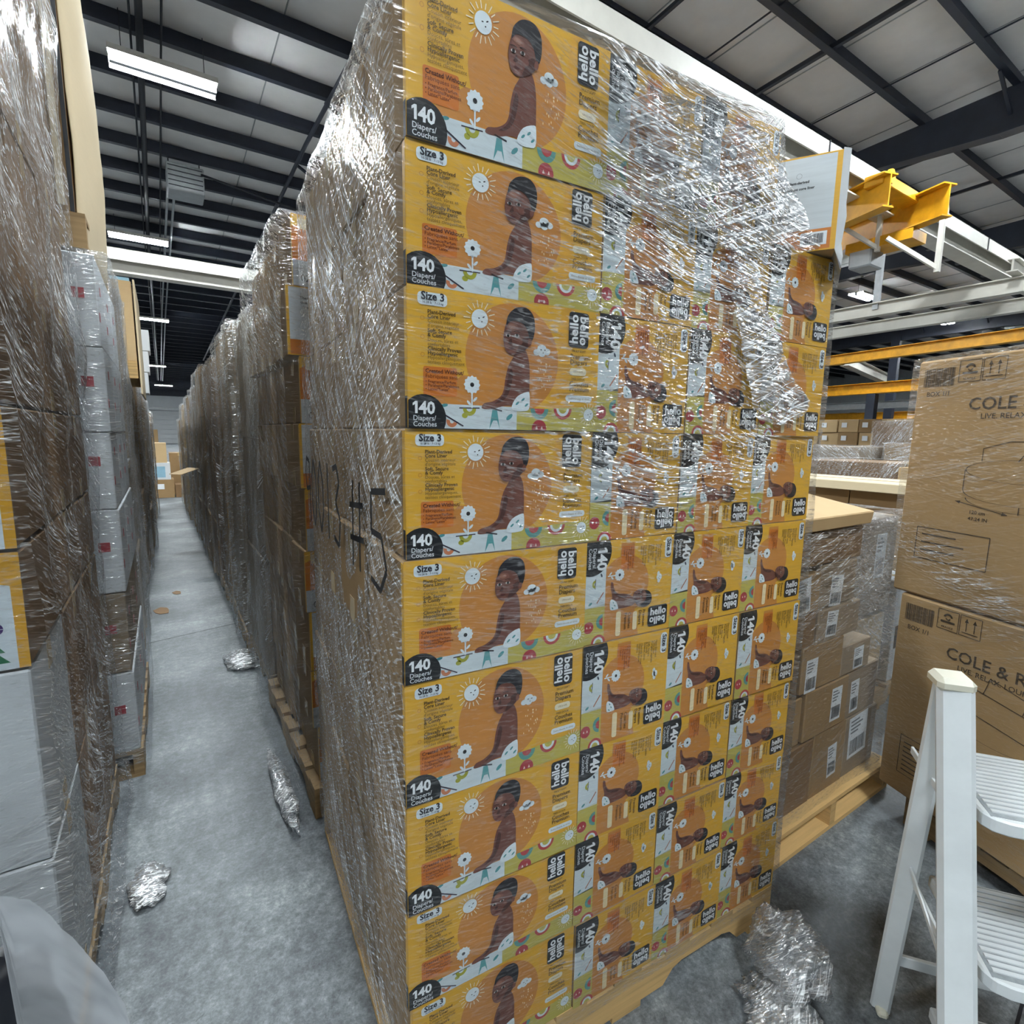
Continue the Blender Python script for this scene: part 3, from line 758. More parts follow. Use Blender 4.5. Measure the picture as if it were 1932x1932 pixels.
# yellow bridge crane under the runway
cr = empty('bridge_crane', (0, 0, 0)); put(cr, 'yellow bridge crane with hoist hanging from the white runway', 'crane')
A, B = Vector((9.05, 3.25, 4.78)), Vector((11.0, 9.0, 4.78))
dn = (B-A).normalized()
def girder(off, nm):
    s = Vector((dn.y, -dn.x, 0))*off
    m = MB(); m.bar(A+s, B+s, .02, .40); m.bar(A+s+Vector((0, 0, .2)), B+s+Vector((0, 0, .2)), .22, .02); m.bar(A+s-Vector((0, 0, .2)), B+s-Vector((0, 0, .2)), .18, .02)
    return m.build(nm, 'yellow_steel', cr)
girder(0, 'girder'); girder(-1.0, 'girder')
MB().box(8.1, 10.2, 3.66, 3.90, 4.90, 5.04).build('end_truck', 'yellow_steel', cr, bevel=.01)
for xx in (8.25, 10.05):
    m = MB(); m.prism([(xx+.09*cos(a*pi/6), 5.0+.09*sin(a*pi/6)) for a in range(12)], 3.62, 3.66); m.build('wheel', 'yellow_steel', cr)
P1 = A + dn*1.1
MB().box(P1.x-.30, P1.x+.10, P1.y-.12, P1.y+.2, 4.18, 4.55).build('hoist_motor', 'grey_steel', cr, bevel=.02)
MB().tube([(P1.x-.2, P1.y+.1, 4.5), (P1.x+.35, P1.y+1.3, 4.5)], .07, 10).build('hoist_drum', 'white_steel', cr)
MB().box(A.x+.05, A.x+.5, A.y+.4, A.y+1.3, 4.42, 4.56).build('trolley', 'yellow_steel', cr)
for q, (u0, dz) in enumerate(((.9, 0), (-.05, -.55))):
    c0 = A + dn*u0 + Vector((-.22, 0, 0))
    MB().bar((c0.x, c0.y, 5.0+dz), (c0.x, c0.y, 4.35+dz), .06, .06).build('hanger_bracket', 'white_steel', cr)
    MB().bar((c0.x, c0.y, 4.4+dz), (c0.x-.35, c0.y+.5, 4.85+dz), .05, .05).build('hanger_bracket', 'white_steel', cr)

# white monorails, far yellow runways
def beam(name, p0, p1, wd, ht, mat, label, hang=()):
    r = empty(name, p0); put(r, label, 'beam'); p0 = Vector(p0); d = Vector(p1)-p0
    m = MB(); m.bar((0, 0, 0), d, .03, ht); m.build('web', mat, r)
    MB().bar((0, 0, -ht/2), d+Vector((0, 0, -ht/2)), wd, .02).build('flange', mat, r)
    MB().bar((0, 0, ht/2), d+Vector((0, 0, ht/2)), wd, .02).build('flange', mat, r)
    for t in hang:
        q = d*t; MB().bar((q.x, q.y, q.z), (q.x, q.y, zroof(p0.y+q.y)-p0.z-.3), .11, .11).build('hanger', 'grey_steel', r)
    return r
beam('monorail', (13.3, 2.4, 4.42), (13.7, 20, 4.42), .22, .26, 'white_steel', 'white hanging monorail, the nearer of a pair past the crane', (.2, .5))
beam('monorail', (15.1, 2.4, 4.40), (15.9, 20, 4.40), .22, .26, 'white_steel', 'white hanging monorail, the farther of a pair past the crane', (.35,))
beam('cross_rail', (12.9, 3.55, 4.70), (17.2, 3.75, 4.70), .16, .2, 'white_steel', 'short white cross rail lying over the monorail pair')
beam('crane_rail', (19.6, 3.5, 4.50), (23.8, 22, 4.50), .3, .32, 'yellow_steel', 'long yellow crane rail behind the white monorails')
beam('crane_rail', (26, 6, 3.9), (29, 22, 3.9), .5, .45, 'yellow_steel', 'thick yellow crane girder between the far columns')
beam('crane_rail', (27, 6, 3.2), (30, 24, 3.2), .3, .3, 'grey_steel', 'grey crane rail under the thick yellow girder')
beam('crane_rail', (34, 8, 3.0), (38, 30, 3.0), .4, .4, 'yellow_steel', 'low yellow rail in front of the far side wall')
beam('tie_beam', (28, 13.5, 5.4), (38, 15.5, 5.2), .4, .5, 'white_steel', 'short white tie beam hanging in the far bay')
for (x_, y_, hh, pl_) in ((24.5, 10.6, 3.45, 'first past the monorails'), (29, 9.4, 3.3, 'carrying the grey rail'), (37, 17.0, 3.3, 'by the far side wall')):
    r = empty('steel_post', (x_, y_, 0)); put(r, f'dark steel post of the far crane bay, {pl_}', 'post', 'posts of the far crane bay')
    MB().box(-.16, .16, -.16, .16, .02, hh).build('shaft', 'navy', r); MB().box(-.3, .3, -.3, .3, 0, .02).build('base_plate', 'navy', r)

# lamps
def lamp(X, Y, z, label, group):
    r = empty('light_fixture', (X, Y, z)); put(r, label, 'lamp', group)
    obj('housing', LM[0], r)
    for s in (-1, 1): obj('lamp_tube', LM[1], r, (0, s*.15, 0))
    for s in (-1, 1):
        pass
    obj('gap_strip', LM[3], r)  # dark strip added so the gap between the tubes reads as dark
    for s in (-1, 1):
        hg = obj('hanger', LM[2], r, (s*.55, 0, .06)); hg.scale = (1, 1, (zroof(Y)-.06-z-.06))
LM = [MB().box(-.72, .72, -.27, .27, .03, .06).box(-.72, .72, -.27, -.262, -.02, .03).box(-.72, .72, .262, .27, -.02, .03).mesh('housing', 'white_steel'),
      MB().box(-.70, .70, -.07, .07, -.035, .015).mesh('lamp_tube', 'lamp'),
      MB().tube([(0, 0, 0), (0, 0, 1)], .006, 5).mesh('hanger', 'dark_steel'), MB().box(-.71, .71, -.045, .045, -.06, .03).mesh('gap_strip', 'grey_steel')]
for (px, py_, zz, lb) in ((311, 140, 7.1, 'bright twin tube light over the aisle, first before the white beam'), (262, 450, 7.0, 'bright twin tube light over the aisle, close behind the white beam'),
                         (284, 602, 6.6, 'small bright tube light farther down the aisle roof'), (291, 690, 6.2, 'smallest bright tube light at the end of the aisle roof')):
    p = at_z(px, py_, zz); lamp(p.x, p.y, zz, lb, 'lights above the aisle')
for X in (-7.2, .4, 8.0, 15.6, 23.2, 30.8, 38.4):
    for Y in (-3.2, 2.7, 10.7, 20.0, 62.0):  # row at end wall added to brighten it; row behind camera set for contrast
        if abs(X-.4) < .1 and 5 < Y < 30 or X > 20 and not 5 < Y < 15 or X > 10 and Y > 30: continue
        lamp(X, Y, min(7.1, zroof(Y)-.6), 'bright twin tube light under the roof, in a grid with added rows', 'lights over the crane bays')

# ================================================================== CARTONS, PALLETS, FILM
CM = {}
def carton_mesh(dx, dy, dz, mat, bev=.004):
    k = (round(dx, 3), round(dy, 3), round(dz, 3), mat)
    if k not in CM:
        m = MB(); m.box(-dx/2, dx/2, -dy/2, dy/2, 0, dz)
        me = m.mesh('carton', mat, bevel=bev)
        # flap slit across the top
        CM[k] = me
    return CM[k]
TM = {}
def tape_mesh(dx, dy, dz):
    k = (round(dx, 3), round(dy, 3), round(dz, 3))
    if k not in TM:
        m = MB(); w_ = .025; e = .0007
        if dx >= dy:
            m.box(-dx/2-e, dx/2+e, -w_, w_, dz, dz+e)
            for s in (-1, 1):
                if dz > .16: m.box(s*dx/2-e, s*dx/2+e, -w_, w_, dz-.07, dz+e).box(s*dx/2-e, s*dx/2+e, -w_, w_, 0.0, .06)
                else: m.box(s*dx/2-e, s*dx/2+e, -w_, w_, 0.0, dz+e)
        else:
            m.box(-w_, w_, -dy/2-e, dy/2+e, dz, dz+e)
            for s in (-1, 1):
                if dz > .16: m.box(-w_, w_, s*dy/2-e, s*dy/2+e, dz-.07, dz+e).box(-w_, w_, s*dy/2-e, s*dy/2+e, 0.0, .06)
                else: m.box(-w_, w_, s*dy/2-e, s*dy/2+e, 0.0, dz+e)
        TM[k] = m.mesh('tape', 'tape')
    return TM[k]
def carton(x0, x1, y0, y1, z0, z1, mat, label, group=None, rotz=0.0, pivot=None, tape=True, name='carton', cat='box'):
    dx, dy, dz = x1-x0, y1-y0, z1-z0
    c = Vector(((x0+x1)/2, (y0+y1)/2, z0))
    if pivot:
        d = c-Vector((pivot[0], pivot[1], z0)); c = Vector((pivot[0]+d.x*cos(rotz)-d.y*sin(rotz), pivot[1]+d.x*sin(rotz)+d.y*cos(rotz), z0))
    o = obj(name, carton_mesh(dx, dy, dz, mat), None, c, rotz); put(o, label, cat, group)
    if tape: obj('tape', tape_mesh(dx, dy, dz), o)
    return o

def pallet(x0, x1, y0, y1, label, rotz=0.0, mat='wood', along='x', z0=0.0, nb=7, group=None):
    """deck boards across, three notched stringers along `along`; origin at (x0,y0)"""
    r = empty('pallet', (x0, y0, z0), rotz); put(r, label, 'pallet', group)
    Lx, Ly = x1-x0, y1-y0
    sw = along == 'y'
    L, W = (Ly, Lx) if sw else (Lx, Ly)
    def B(a0, a1, b0, b1, c0, c1, nm):
        m = MB(); m.box(b0, b1, a0, a1, c0, c1) if sw else m.box(a0, a1, b0, b1, c0, c1)
        m.build(nm, mat, r)
    for k in range(nb):
        t = k*(L-.095)/(nb-1); B(t, t+.095, 0, W, .112, .13, 'deck_board')
    for t in (0, L/2-.05, L-.1): B(t, t+.1, 0, W, 0.0, .018, 'bottom_board')
    prof = [(0, .018), (L*.13, .018), (L*.16, .055), (L*.19, .065), (L*.33, .065), (L*.36, .055), (L*.39, .018), (L*.61, .018), (L*.64, .055), (L*.67, .065), (L*.81, .065), (L*.84, .055), (L*.87, .018), (L, .018), (L, .112), (0, .112)]
    for b in (0.0, W/2-.02, W-.04):
        m = MB(); m.prism(prof, b, b+.04)
        if sw: m.v = [Vector((v.y, v.x, v.z)) for v in m.v]
        m.build('stringer', mat, r)
    return r

def film_shell(name, x0, x1, y0, y1, z0, z1, mats, res=.045, amp=.008, off=.010, crinkle=None, loc=(0, 0, 0), rotz=0.0, label=None, group=None, seed=0.0, lean=0.0, sides=(1, 1, 1, 1), rim=True, flare=0.0, ztop=None, pleat=0.0):
    """film wound round a load: mesh of four creased sides plus a rim folded over the top"""
    Vs, Fs, UV, CRK, MI = [], [], [], [], []
    path = []
    cs = [(x0, y0), (x1, y0), (x1, y1), (x0, y1)]
    nr = [(0, -1), (1, 0), (0, 1), (-1, 0)]
    s = 0.0
    for k in range(4):
        a, b = cs[k], cs[(k+1) % 4]; L = sqrt((b[0]-a[0])**2+(b[1]-a[1])**2); n = max(2, int(L/res))
        for i in range(n):
            t = i/n; px, py_ = a[0]+(b[0]-a[0])*t, a[1]+(b[1]-a[1])*t
            nx, ny = nr[k]
            if i == 0: nx, ny = (nr[k][0]+nr[k-1][0])*.7, (nr[k][1]+nr[k-1][1])*.7
            path.append((px, py_, nx, ny, s+L*t, k, t))
        s += L
    path.append((*path[0][:4], s, 3, 1.0)); npn = len(path)
    zs = [z0+(z1-z0)*i/max(3, int((z1-z0)/res)) for i in range(max(3, int((z1-z0)/res))+1)]
    rows = [(z, 0.0) for z in zs]
    if rim: rows += [(z1+.006, .015), (z1+.008, .05), (z1+.004, .13)]
    cx, cy = (x0+x1)/2, (y0+y1)/2
    for ri, (zr, ins) in enumerate(rows):
        for (px, py_, nx, ny, ss, k, t) in path:
            zt_ = ztop(px, py_) if ztop else z1
            z = z0+(zr-z0)*(zt_-z0)/(z1-z0)
            q = noise.noise(Vector((px*5+seed, py_*5, z*4))) + .5*noise.noise(Vector((px*13+seed, py_*13, z*9)))
            d = off + amp*q + pleat*noise.noise(Vector((ss*16, seed, z*.8))) + flare*max(0, .25-(z-z0))
            d = max(d, .003)
            X, Y = px+nx*d, py_+ny*d
            if ins:
                l = sqrt((cx-X)**2+(cy-Y)**2) or 1
                X += (cx-X)/l*ins; Y += (cy-Y)/l*ins
            X += lean*(z-z0)
            Vs.append((X, Y, z + (.004*q if ins else 0))); UV.append((ss, z+ins)); CRK.append(crinkle(k, t, z, px, py_) if crinkle else .6)
    for r_ in range(len(rows)-1):
        for i in range(npn-1):
            k = path[i][5]
            if not sides[k] and not rows[r_+1][1]: continue
            a = r_*npn+i; Fs.append((a, a+1, a+npn+1, a+npn)); MI.append(k)
    me = bpy.data.meshes.new(name); me.from_pydata(Vs, [], Fs)
    u = me.uv_layers.new(name='UVMap')
    for l in me.loops: u.data[l.index].uv = UV[l.vertex_index]
    at = me.attributes.new('crinkle', 'FLOAT', 'POINT'); at.data.foreach_set('value', CRK)
    ml = mats if isinstance(mats, (list, tuple)) else [mats]*4
    for m_ in ml: me.materials.append(M[m_])
    for p, k in zip(me.polygons, MI): p.material_index = k; p.use_smooth = True
    o = obj(name, me, None, loc, rotz)
    if label: put(o, label, 'plastic wrap', group)
    return o

def sm(a, b, t):
    t = max(0.0, min(1.0, (t-a)/(b-a))); return t*t*(3-2*t)
def inside(p, poly):
    c = False; j = len(poly)-1
    for i in range(len(poly)):
        (xi, yi), (xj, yj) = poly[i], poly[j]
        if (yi > p[1]) != (yj > p[1]) and p[0] < (xj-xi)*(p[1]-yi)/(yj-yi)+xi: c = not c
        j = i
    return c
def film_patch(name, poly, to3d, mat, step=.012, crinkle=1.0, parent=None, amp=.02, seed=0.0, rows=True, fade=0.0):
    """a loose torn sheet: poly in (u,v) metres (one span per row, or per column), to3d(u,v,d) -> point, d = crease height"""
    if not rows: poly = [(v, u) for u, v in poly]
    vs = [p[1] for p in poly]; v0, v1 = min(vs)+1e-4, max(vs)-1e-4
    nv = max(3, int((v1-v0)/step)); L = []
    for j in range(nv+1):
        v = v0+(v1-v0)*j/nv; xs = []
        for k in range(len(poly)):
            (xa, ya), (xb, yb) = poly[k-1], poly[k]
            if (ya > v) != (yb > v): xs.append(xa+(xb-xa)*(v-ya)/(yb-ya))
        L.append((v, min(xs), max(xs)))
    nu = max(3, int(max(b_-a_ for _, a_, b_ in L)/step)); V, Fc, UV = [], [], []
    for (v, a_, b_) in L:
        for i in range(nu+1):
            u = a_+(b_-a_)*i/nu
            uu, vv = (u, v) if rows else (v, u)
            d = amp*(noise.noise(Vector((uu*7+seed, vv*7, 0))) + .5*noise.noise(Vector((uu*22+seed, vv*22, 3))) + .3*noise.noise(Vector((uu*50, vv*50, 5+seed))))
            V.append(tuple(to3d(uu, vv, d))); UV.append((uu, vv))
    for j in range(nv):
        for i in range(nu): a_ = j*(nu+1)+i; Fc.append((a_, a_+1, a_+nu+2, a_+nu+1))
    me = bpy.data.meshes.new(name); me.from_pydata(V, [], Fc)
    u = me.uv_layers.new(name='UVMap')
    for l in me.loops: u.data[l.index].uv = UV[l.vertex_index]
    u0_, u1_ = min(p[0] for p in UV), max(p[0] for p in UV)
    at = me.attributes.new('crinkle', 'FLOAT', 'POINT'); at.data.foreach_set('value', [crinkle*(sm(0, fade, p[0]-u0_) if fade else 1.0) for p in UV])
    me.materials.append(M[mat])
    for p in me.polygons: p.use_smooth = True
    return obj(name, me, parent)

# ================================================================== THE TALL DIAPER PALLET
SA = 0.0717                                     # the pallet stands a few degrees off the aisle
SX, SY = 0.3567, 0.8953
def S(x, y, z=0.0): return Vector((SX + x*cos(SA) + y*sin(SA), SY - x*sin(SA) + y*cos(SA), z))
ZP = 0.13
zb = [ZP + (9-k)*FH - d for k, d in enumerate((-.006, .011, .001, .004, .003, .001, .014, .015, .0, .0))]
xo = [.010, .008, .006, .001, -.007, -.007, -.006, -.006, .002]
front_P, end_P = make_front(), make_end()
place_front = lambda x, y, l: (x, -.0006-l, y)
front_me = front_P.mesh('printed_panel', place_front)
end_me = end_P.mesh('printed_panel', place_front)
edge_me = MB().box(-.0008, 0, 0, .013, 0, FH-.004).mesh('printed_edge', mat_plain('yellow_print', hexc(YEL), .45))
corner_me = MB().box(-.0012, -.0008, 0, .012, 0, .055).mesh('printed_edge', 'ink')
BX = {}
def dbox_mesh(w_, d_, h_):
    k = (round(w_, 4), round(d_, 4), round(h_, 4))
    if k not in BX: BX[k] = MB().box(0, w_, 0, d_, 0, h_).mesh('diaper_box', 'kraft', bevel=.0035)
    return BX[k]
tape_side = MB().box(-.0008, 0, .106, .156, 0, .06).box(-.0008, 0, .106, .156, .18, FH).mesh('tape', 'tape')
ordn = ['top', 'second', 'third', 'fourth', 'fifth', 'sixth', 'seventh', 'eighth', 'bottom']
coln = ['aisle corner column', 'column next to the corner one', 'column next to the outer one', 'outer column']
rj = random.Random(11)
for li in range(9):
    z1_, z0_ = zb[li], zb[li+1]; hh = z1_-z0_-.0015
    lay = ordn[li] + (' layer' if li in (0, 8) else ' layer down')
    for ci in range(4):
        if li == 0 and ci == 3: continue
        xs = xo[li] + (0 if ci == 0 else FW+.001+(ci-1)*(EW+.001))
        wd = FW if ci == 0 else EW
        yj = rj.uniform(-.004, .004) - (.004 if li in (4, 5) else 0)
        dz = 0
        o = obj('diaper_box', dbox_mesh(wd, .262 if ci == 0 else .41, hh), None, S(xs, yj, z0_), -SA + rj.uniform(-.0012, .0012))
        put(o, f'yellow diaper box, {lay}, {coln[ci]}, tall pallet', 'box', 'diaper boxes on the tall pallet')
        p = obj('printed_panel', front_me if ci == 0 else end_me, o); p.scale = (1, 1, hh/FH)
        p['label'] = 'yellow printed panel with a baby and flower'
        if ci == 0:
            e = obj('printed_edge', edge_me, o); e.scale = (1, 1, hh/FH)
            obj('printed_edge', corner_me, o)
    for k in range(1, 4):                       # boxes behind the corner column, seen along the aisle face
        o = obj('diaper_box', dbox_mesh(FW, .262, hh), None, S(xo[li]+rj.uniform(-.006, .006), .268*k, z0_), -SA)
        put(o, f'plain brown box end, {lay}, {("next to", "two behind", "three behind")[k-1]} the printed corner box', 'box', 'brown box ends on the aisle face')
        t_ = obj('tape', tape_side, o); t_.scale = (1, 1, hh/FH)
    if li == 0: continue
    o = obj('diaper_box', dbox_mesh(EW, .41, hh), None, S(xo[li]+FW+.002+2*(EW+.001), .42, z0_), -SA)
    put(o, f'brown backed diaper box behind the outer column, {lay}', 'box', 'boxes behind the outer column')

pallet(S(.0, .0).x, S(.0, .0).x+1.2, S(0, 0).y, S(0, 0).y+1.08, 'pale wooden pallet under the tall stack of diaper boxes', -SA, 'wood', 'x')

def crk_main(k, t, z, x, y):
    zz = (z-ZP)/2.16; xx = x/1.196
    if k == 0:
        up = sm(.42, .70, zz); c = .22 + .50*up*sm(.08, .30, xx) + .45*sm(.56, .78, zz+.12*xx)*sm(.26, .40, xx)
        c += .22*sm(.24, .05, zz)*sm(.25, .45, xx)
        if zz > .40: c *= 1-.8*sm(.80, .86, xx)
        if zz > .88 and xx < .33: c *= .5
        return min(1, c)
    if k == 3: return .85
    return .45
fm = film_shell('stretch_wrap', -.006, 1.205, -.006, 1.09, .10, 2.305, ['film_main', 'film_main', 'film_side', 'film_side'], .03, .007, .010, crk_main, S(0, 0), -SA, 'clear stretch wrap around the tall pallet of yellow diaper boxes', seed=3.3, sides=(1, 1, 0, 1), ztop=lambda x, y: 2.305-.235*sm(.945, .975, x))
# torn loose sheet at the upper right corner
def to_front(x, y, yl=-.03):
    d = ray(x, y); n = Vector((sin(SA), cos(SA), 0))      # plane y_local = yl
    p0 = S(0, yl); t = (p0-Vector((0, 0, 0))).dot(n)/d.dot(n) if False else ((p0-CAM0).dot(n)/d.dot(n))
    P = CAM0 + d*t; q = P-S(0, 0); return (q.x*cos(SA)-q.y*sin(SA), P.z)
flapA = [to_front(*p) for p in ((1135, 128), (1280, 175), (1400, 228), (1452, 250), (1456, 285), (1480, 305), (1503, 348), (1528, 400), (1536, 438), (1560, 455), (1545, 470), (1505, 478), (1432, 492), (1380, 470), (1290, 420), (1200, 390), (1130, 340))]
flapB = [to_front(*p) for p in ((1380, 470), (1432, 492), (1440, 560), (1470, 640), (1500, 700), (1532, 760), (1520, 785), (1480, 803), (1430, 790), (1405, 650), (1385, 560))]
for pl, sd in ((flapA, 1.7), (flapB, 5.2)):
    o = film_patch('loose_film', pl, lambda u, v, d: (u, -.024+d*.5-max(0, u-1.15)*.12, v), 'film_loose', .011, 1.0, fm, .026, sd, fade=.16 if sd < 2 else .05)
# marker writing on the aisle-side film
GL = {'9': [[(1, .55), (.2, .5), (0, .75), (.3, 1), (.9, .95), (1, .6), (.9, 0)]], '0': [[(.5, 1), (.05, .7), (.05, .3), (.5, 0), (.95, .3), (.95, .7), (.5, 1)]], '1': [[(.5, 1), (.5, 0)]], '3': [[(0, .95), (.6, 1), (.9, .8), (.35, .55), (.95, .35), (.7, .02), (0, .08)]],
      '#': [[(.18, 0), (.28, 1), (.24, .72), (0, .70), (1, .76), (.75, .74), (.78, 1), (.70, 0), (.73, .36), (0, .32), (1, .38)]], '5': [[(.95, 1), (.15, .95), (.12, .55), (.7, .55), (.95, .25), (.6, 0), (.05, .05)]]}
def digits(seq, u0, z_top, w_, h_, gap, wd):
    for ch in seq:
        P = Print(2, 3)
        for s_ in GL[ch]:
            for q0, q1 in zip(s_[:-1], s_[1:]): P.poly(stroke([(1-u0+q0[0]*w_, z_top-(1-q0[1])*h_), (1-u0+q1[0]*w_, z_top-(1-q1[1])*h_)], wd), '17151a', 0, clip=False)
        me = P.mesh('marker_digit', lambda x, y, l: (-.026-l, 1.0-x, y)); me.materials[0] = M['ink']
        obj('marker_digit', me, fm); u0 -= w_+gap
digits('90013', 1.02, 1.47, .090, .21, .030, .015)
digits('#5', .34, 1.45, .13, .20, .05, .013)
# white carton standing askew on the outer corner, its end flap torn open
WB = empty('open_carton', (1.475, .765, 2.042), 0.0); put(WB, 'white diaper carton with orange foot, torn open, askew on stack corner', 'box')
az = radians(-30); WB.rotation_euler = (0, 0, 0)
ux = Vector((sin(az), cos(az), 0)); nx_ = Vector((-ux.y, ux.x, 0))   # ux: along the face away from the near corner ; face normal to the left-front
if nx_.dot(Vector((-1, -.6, 0))) < 0: nx_ = -nx_
wl, wh, wd_ = .25, .235, .235
def WBp(a, d, z): return ux*a - nx_*d + Vector((0, 0, z))
def quadmesh(name, quads, mat, parent):
    V, Fc = [], []
    for q in quads:
        b = len(V); V += [tuple(p) for p in q]; Fc.append(tuple(range(b, b+len(q))))
    me = bpy.data.meshes.new(name); me.from_pydata(V, [], Fc)
    me.uv_layers.new(name='UVMap'); me.materials.append(M[mat] if isinstance(mat, str) else mat); return obj(name, me, parent)
bx = MB()
for (a0, a1, d0, d1, z0_, z1_) in ((0, wl, 0, .004, 0, wh), (0, wl, wd_-.004, wd_, 0, wh), (0, wl, 0, wd_, 0, .004), (0, wl, 0, wd_, wh-.004, wh), (wl-.004, wl, 0, wd_, 0, wh)):
    m4 = Matrix(((ux.x, -nx_.x, 0, 0), (ux.y, -nx_.y, 0, 0), (0, 0, 1, 0), (0, 0, 0, 1)))
    bx.box(a0, a1, d0, d1, z0_, z1_, m4)
bx.build('body', 'kraft_light', WB)
ws = make_white_side(wl, wh)
flip = lambda x, y, l: tuple(WBp(wl-x, -.0006-l, y))
obj('printed_panel', ws.mesh('printed_panel', flip), WB)
# torn end flaps, rough white liner
fp = []
for j in range(9):
    t0, t1 = j/9, (j+1)/9
    e0 = .020+.008*noise.noise(Vector((t0*6, 1, 0))); e1 = .020+.008*noise.noise(Vector((t1*6, 1, 0)))
    z0_, z1_ = -.05+t0*(wh+.055), -.05+t1*(wh+.055)
    a0, a1 = WBp(0, 0, max(z0_, 0)*1.0), WBp(0, 0, max(z1_, 0))
    o_ = -ux*1.0; side = -nx_
    fp.append([a0, a0*1.0+o_*e0*.9+side*.014+Vector((0, 0, z0_-max(z0_, 0))), a1+o_*e1*.9+side*.014+Vector((0, 0, z1_-max(z1_, 0))), a1])
quadmesh('end_flap', fp, 'whitebox', WB)
quadmesh('bottom_flap', [[WBp(0, 0, 0), WBp(0, .2, 0), WBp(-.025, .19, -.055), WBp(-.02, .01, -.045)]], 'whitebox', WB)

# ================================================================== RIGHT-HAND ROW BEHIND THE DIAPER PALLET
nth = ['first', 'second', 'third', 'fourth', 'fifth', 'sixth', 'seventh', 'eighth', 'ninth', 'tenth', 'eleventh']
white_me = {}
def side_panel(kind, W, H, seed=0):
    k = (kind, round(W, 3), round(H, 3))
    if k not in white_me:
        white_me[k] = (make_white_side if kind == 'white' else make_yellow_side if kind == 'yellow' else make_holiday)(W, H).mesh('printed_panel', place_front)
    return white_me[k]
# first load behind: the same make of diaper boxes, turned, with stepped corners
R1X = [.425, .395, .43, .42, .435, .43, .44, .44, .45]
r1kind = ['yellow', 'white', 'yellow', 'white', 'yellow', 'yellow', 'white', 'yellow', 'yellow']
for li in range(9):
    z0_ = ZP + (8-li)*.243
    for k in range(4):
        o = obj('diaper_box', dbox_mesh(.42, .262, .2405), None, (R1X[li]+.012*(k > 0)+rj.uniform(-.006, .006), 2.10+k*.267, z0_), rj.uniform(-.01, .01))
        put(o, f'diaper box in second pallet along aisle, {ordn[li]} layer, {("front", "second", "third", "last")[k]} row', 'box', 'diaper boxes on the second pallet')
        t_ = obj('tape', tape_side, o)
        if k == 0:
            pnl = obj('printed_panel', side_panel(r1kind[li], .42, .2405), o)
            e = obj('printed_edge', edge_me, o)
pallet(.42, 1.55, 2.06, 3.2, 'wooden pallet under the second pallet of diaper boxes along the aisle', 0, 'wood_old', 'y')
film_shell('stretch_wrap', .388, 1.5, 2.095, 3.175, .08, 2.32, ['film_c', 'film_a', 'film_a', 'film_a'], .045, .014, .012, lambda k, t, z, x, y: .30 if k == 0 else (.55+.45*sm(1.4, 2.0, z)), label='clear wrap on the second pallet along the aisle, with loose foot', seed=8.1, flare=.12, sides=(1, 0, 0, 1))

def tier(a, n): return {1: ['brown'], 2: ['lower', 'upper'], 3: ['lowest', 'middle-height', 'topmost'], 4: ['lowest', 'second-lowest', 'second-highest', 'topmost'], 5: ['lowest', 'second-lowest', 'middle-height', 'second-highest', 'topmost']}[n][a]
def file_(b, n): return {1: [''], 2: [' front', ' rear'], 3: [' front', ' centre', ' rear']}[n][b]
def load(i, x0, y0, y1, z1, ny, nz, mat, desc, side='r', film='film_a', depth=.55, zb0=.13, jit=.012, crk=.75, wide=1.05, pm='wood_old', filmz=None, seed=0.0, amp=.02, mats=None, flare=.05):
    """one pallet load on the aisle: cartons on its aisle face, pallet below, film around"""
    rr = random.Random(i*17+3)
    h_ = (z1-zb0)/nz; d_ = (y1-y0)/ny
    for a in range(nz):
        for b in range(ny):
            j = rr.uniform(-jit, jit)
            xa, xb = (x0+j+.012, x0+j+.012+depth) if side == 'r' else (x0-j-.012-depth, x0-j-.012)
            mt = mats[(a*ny+b) % len(mats)] if mats else mat
            carton(xa, xb, y0+b*d_+.004, y0+(b+1)*d_-.004, zb0+a*h_+.001, zb0+(a+1)*h_-.002, mt, f'{tier(a, nz)}{file_(b, ny)} carton in the {desc}', f'cartons in the {desc}')
    px0, px1 = (x0+.01, x0+wide) if side == 'r' else (x0-wide, x0-.01)
    pallet(px0, px1, y0, y1, f'wooden pallet under the {desc}', 0, pm, 'y')
    fx0, fx1 = (x0, x0+wide) if side == 'r' else (x0-wide, x0)
    film_shell('stretch_wrap', fx0, fx1, y0, y1, .07, (filmz or z1)+.01, film, .06, amp, .012, lambda k, t, z, x, y: crk, label=f'clear stretch wrap around the {desc}', seed=seed+i*2.3, flare=flare, pleat=.014, sides=(1, 0, 0, 1) if side == 'r' else (1, 1, 0, 0))

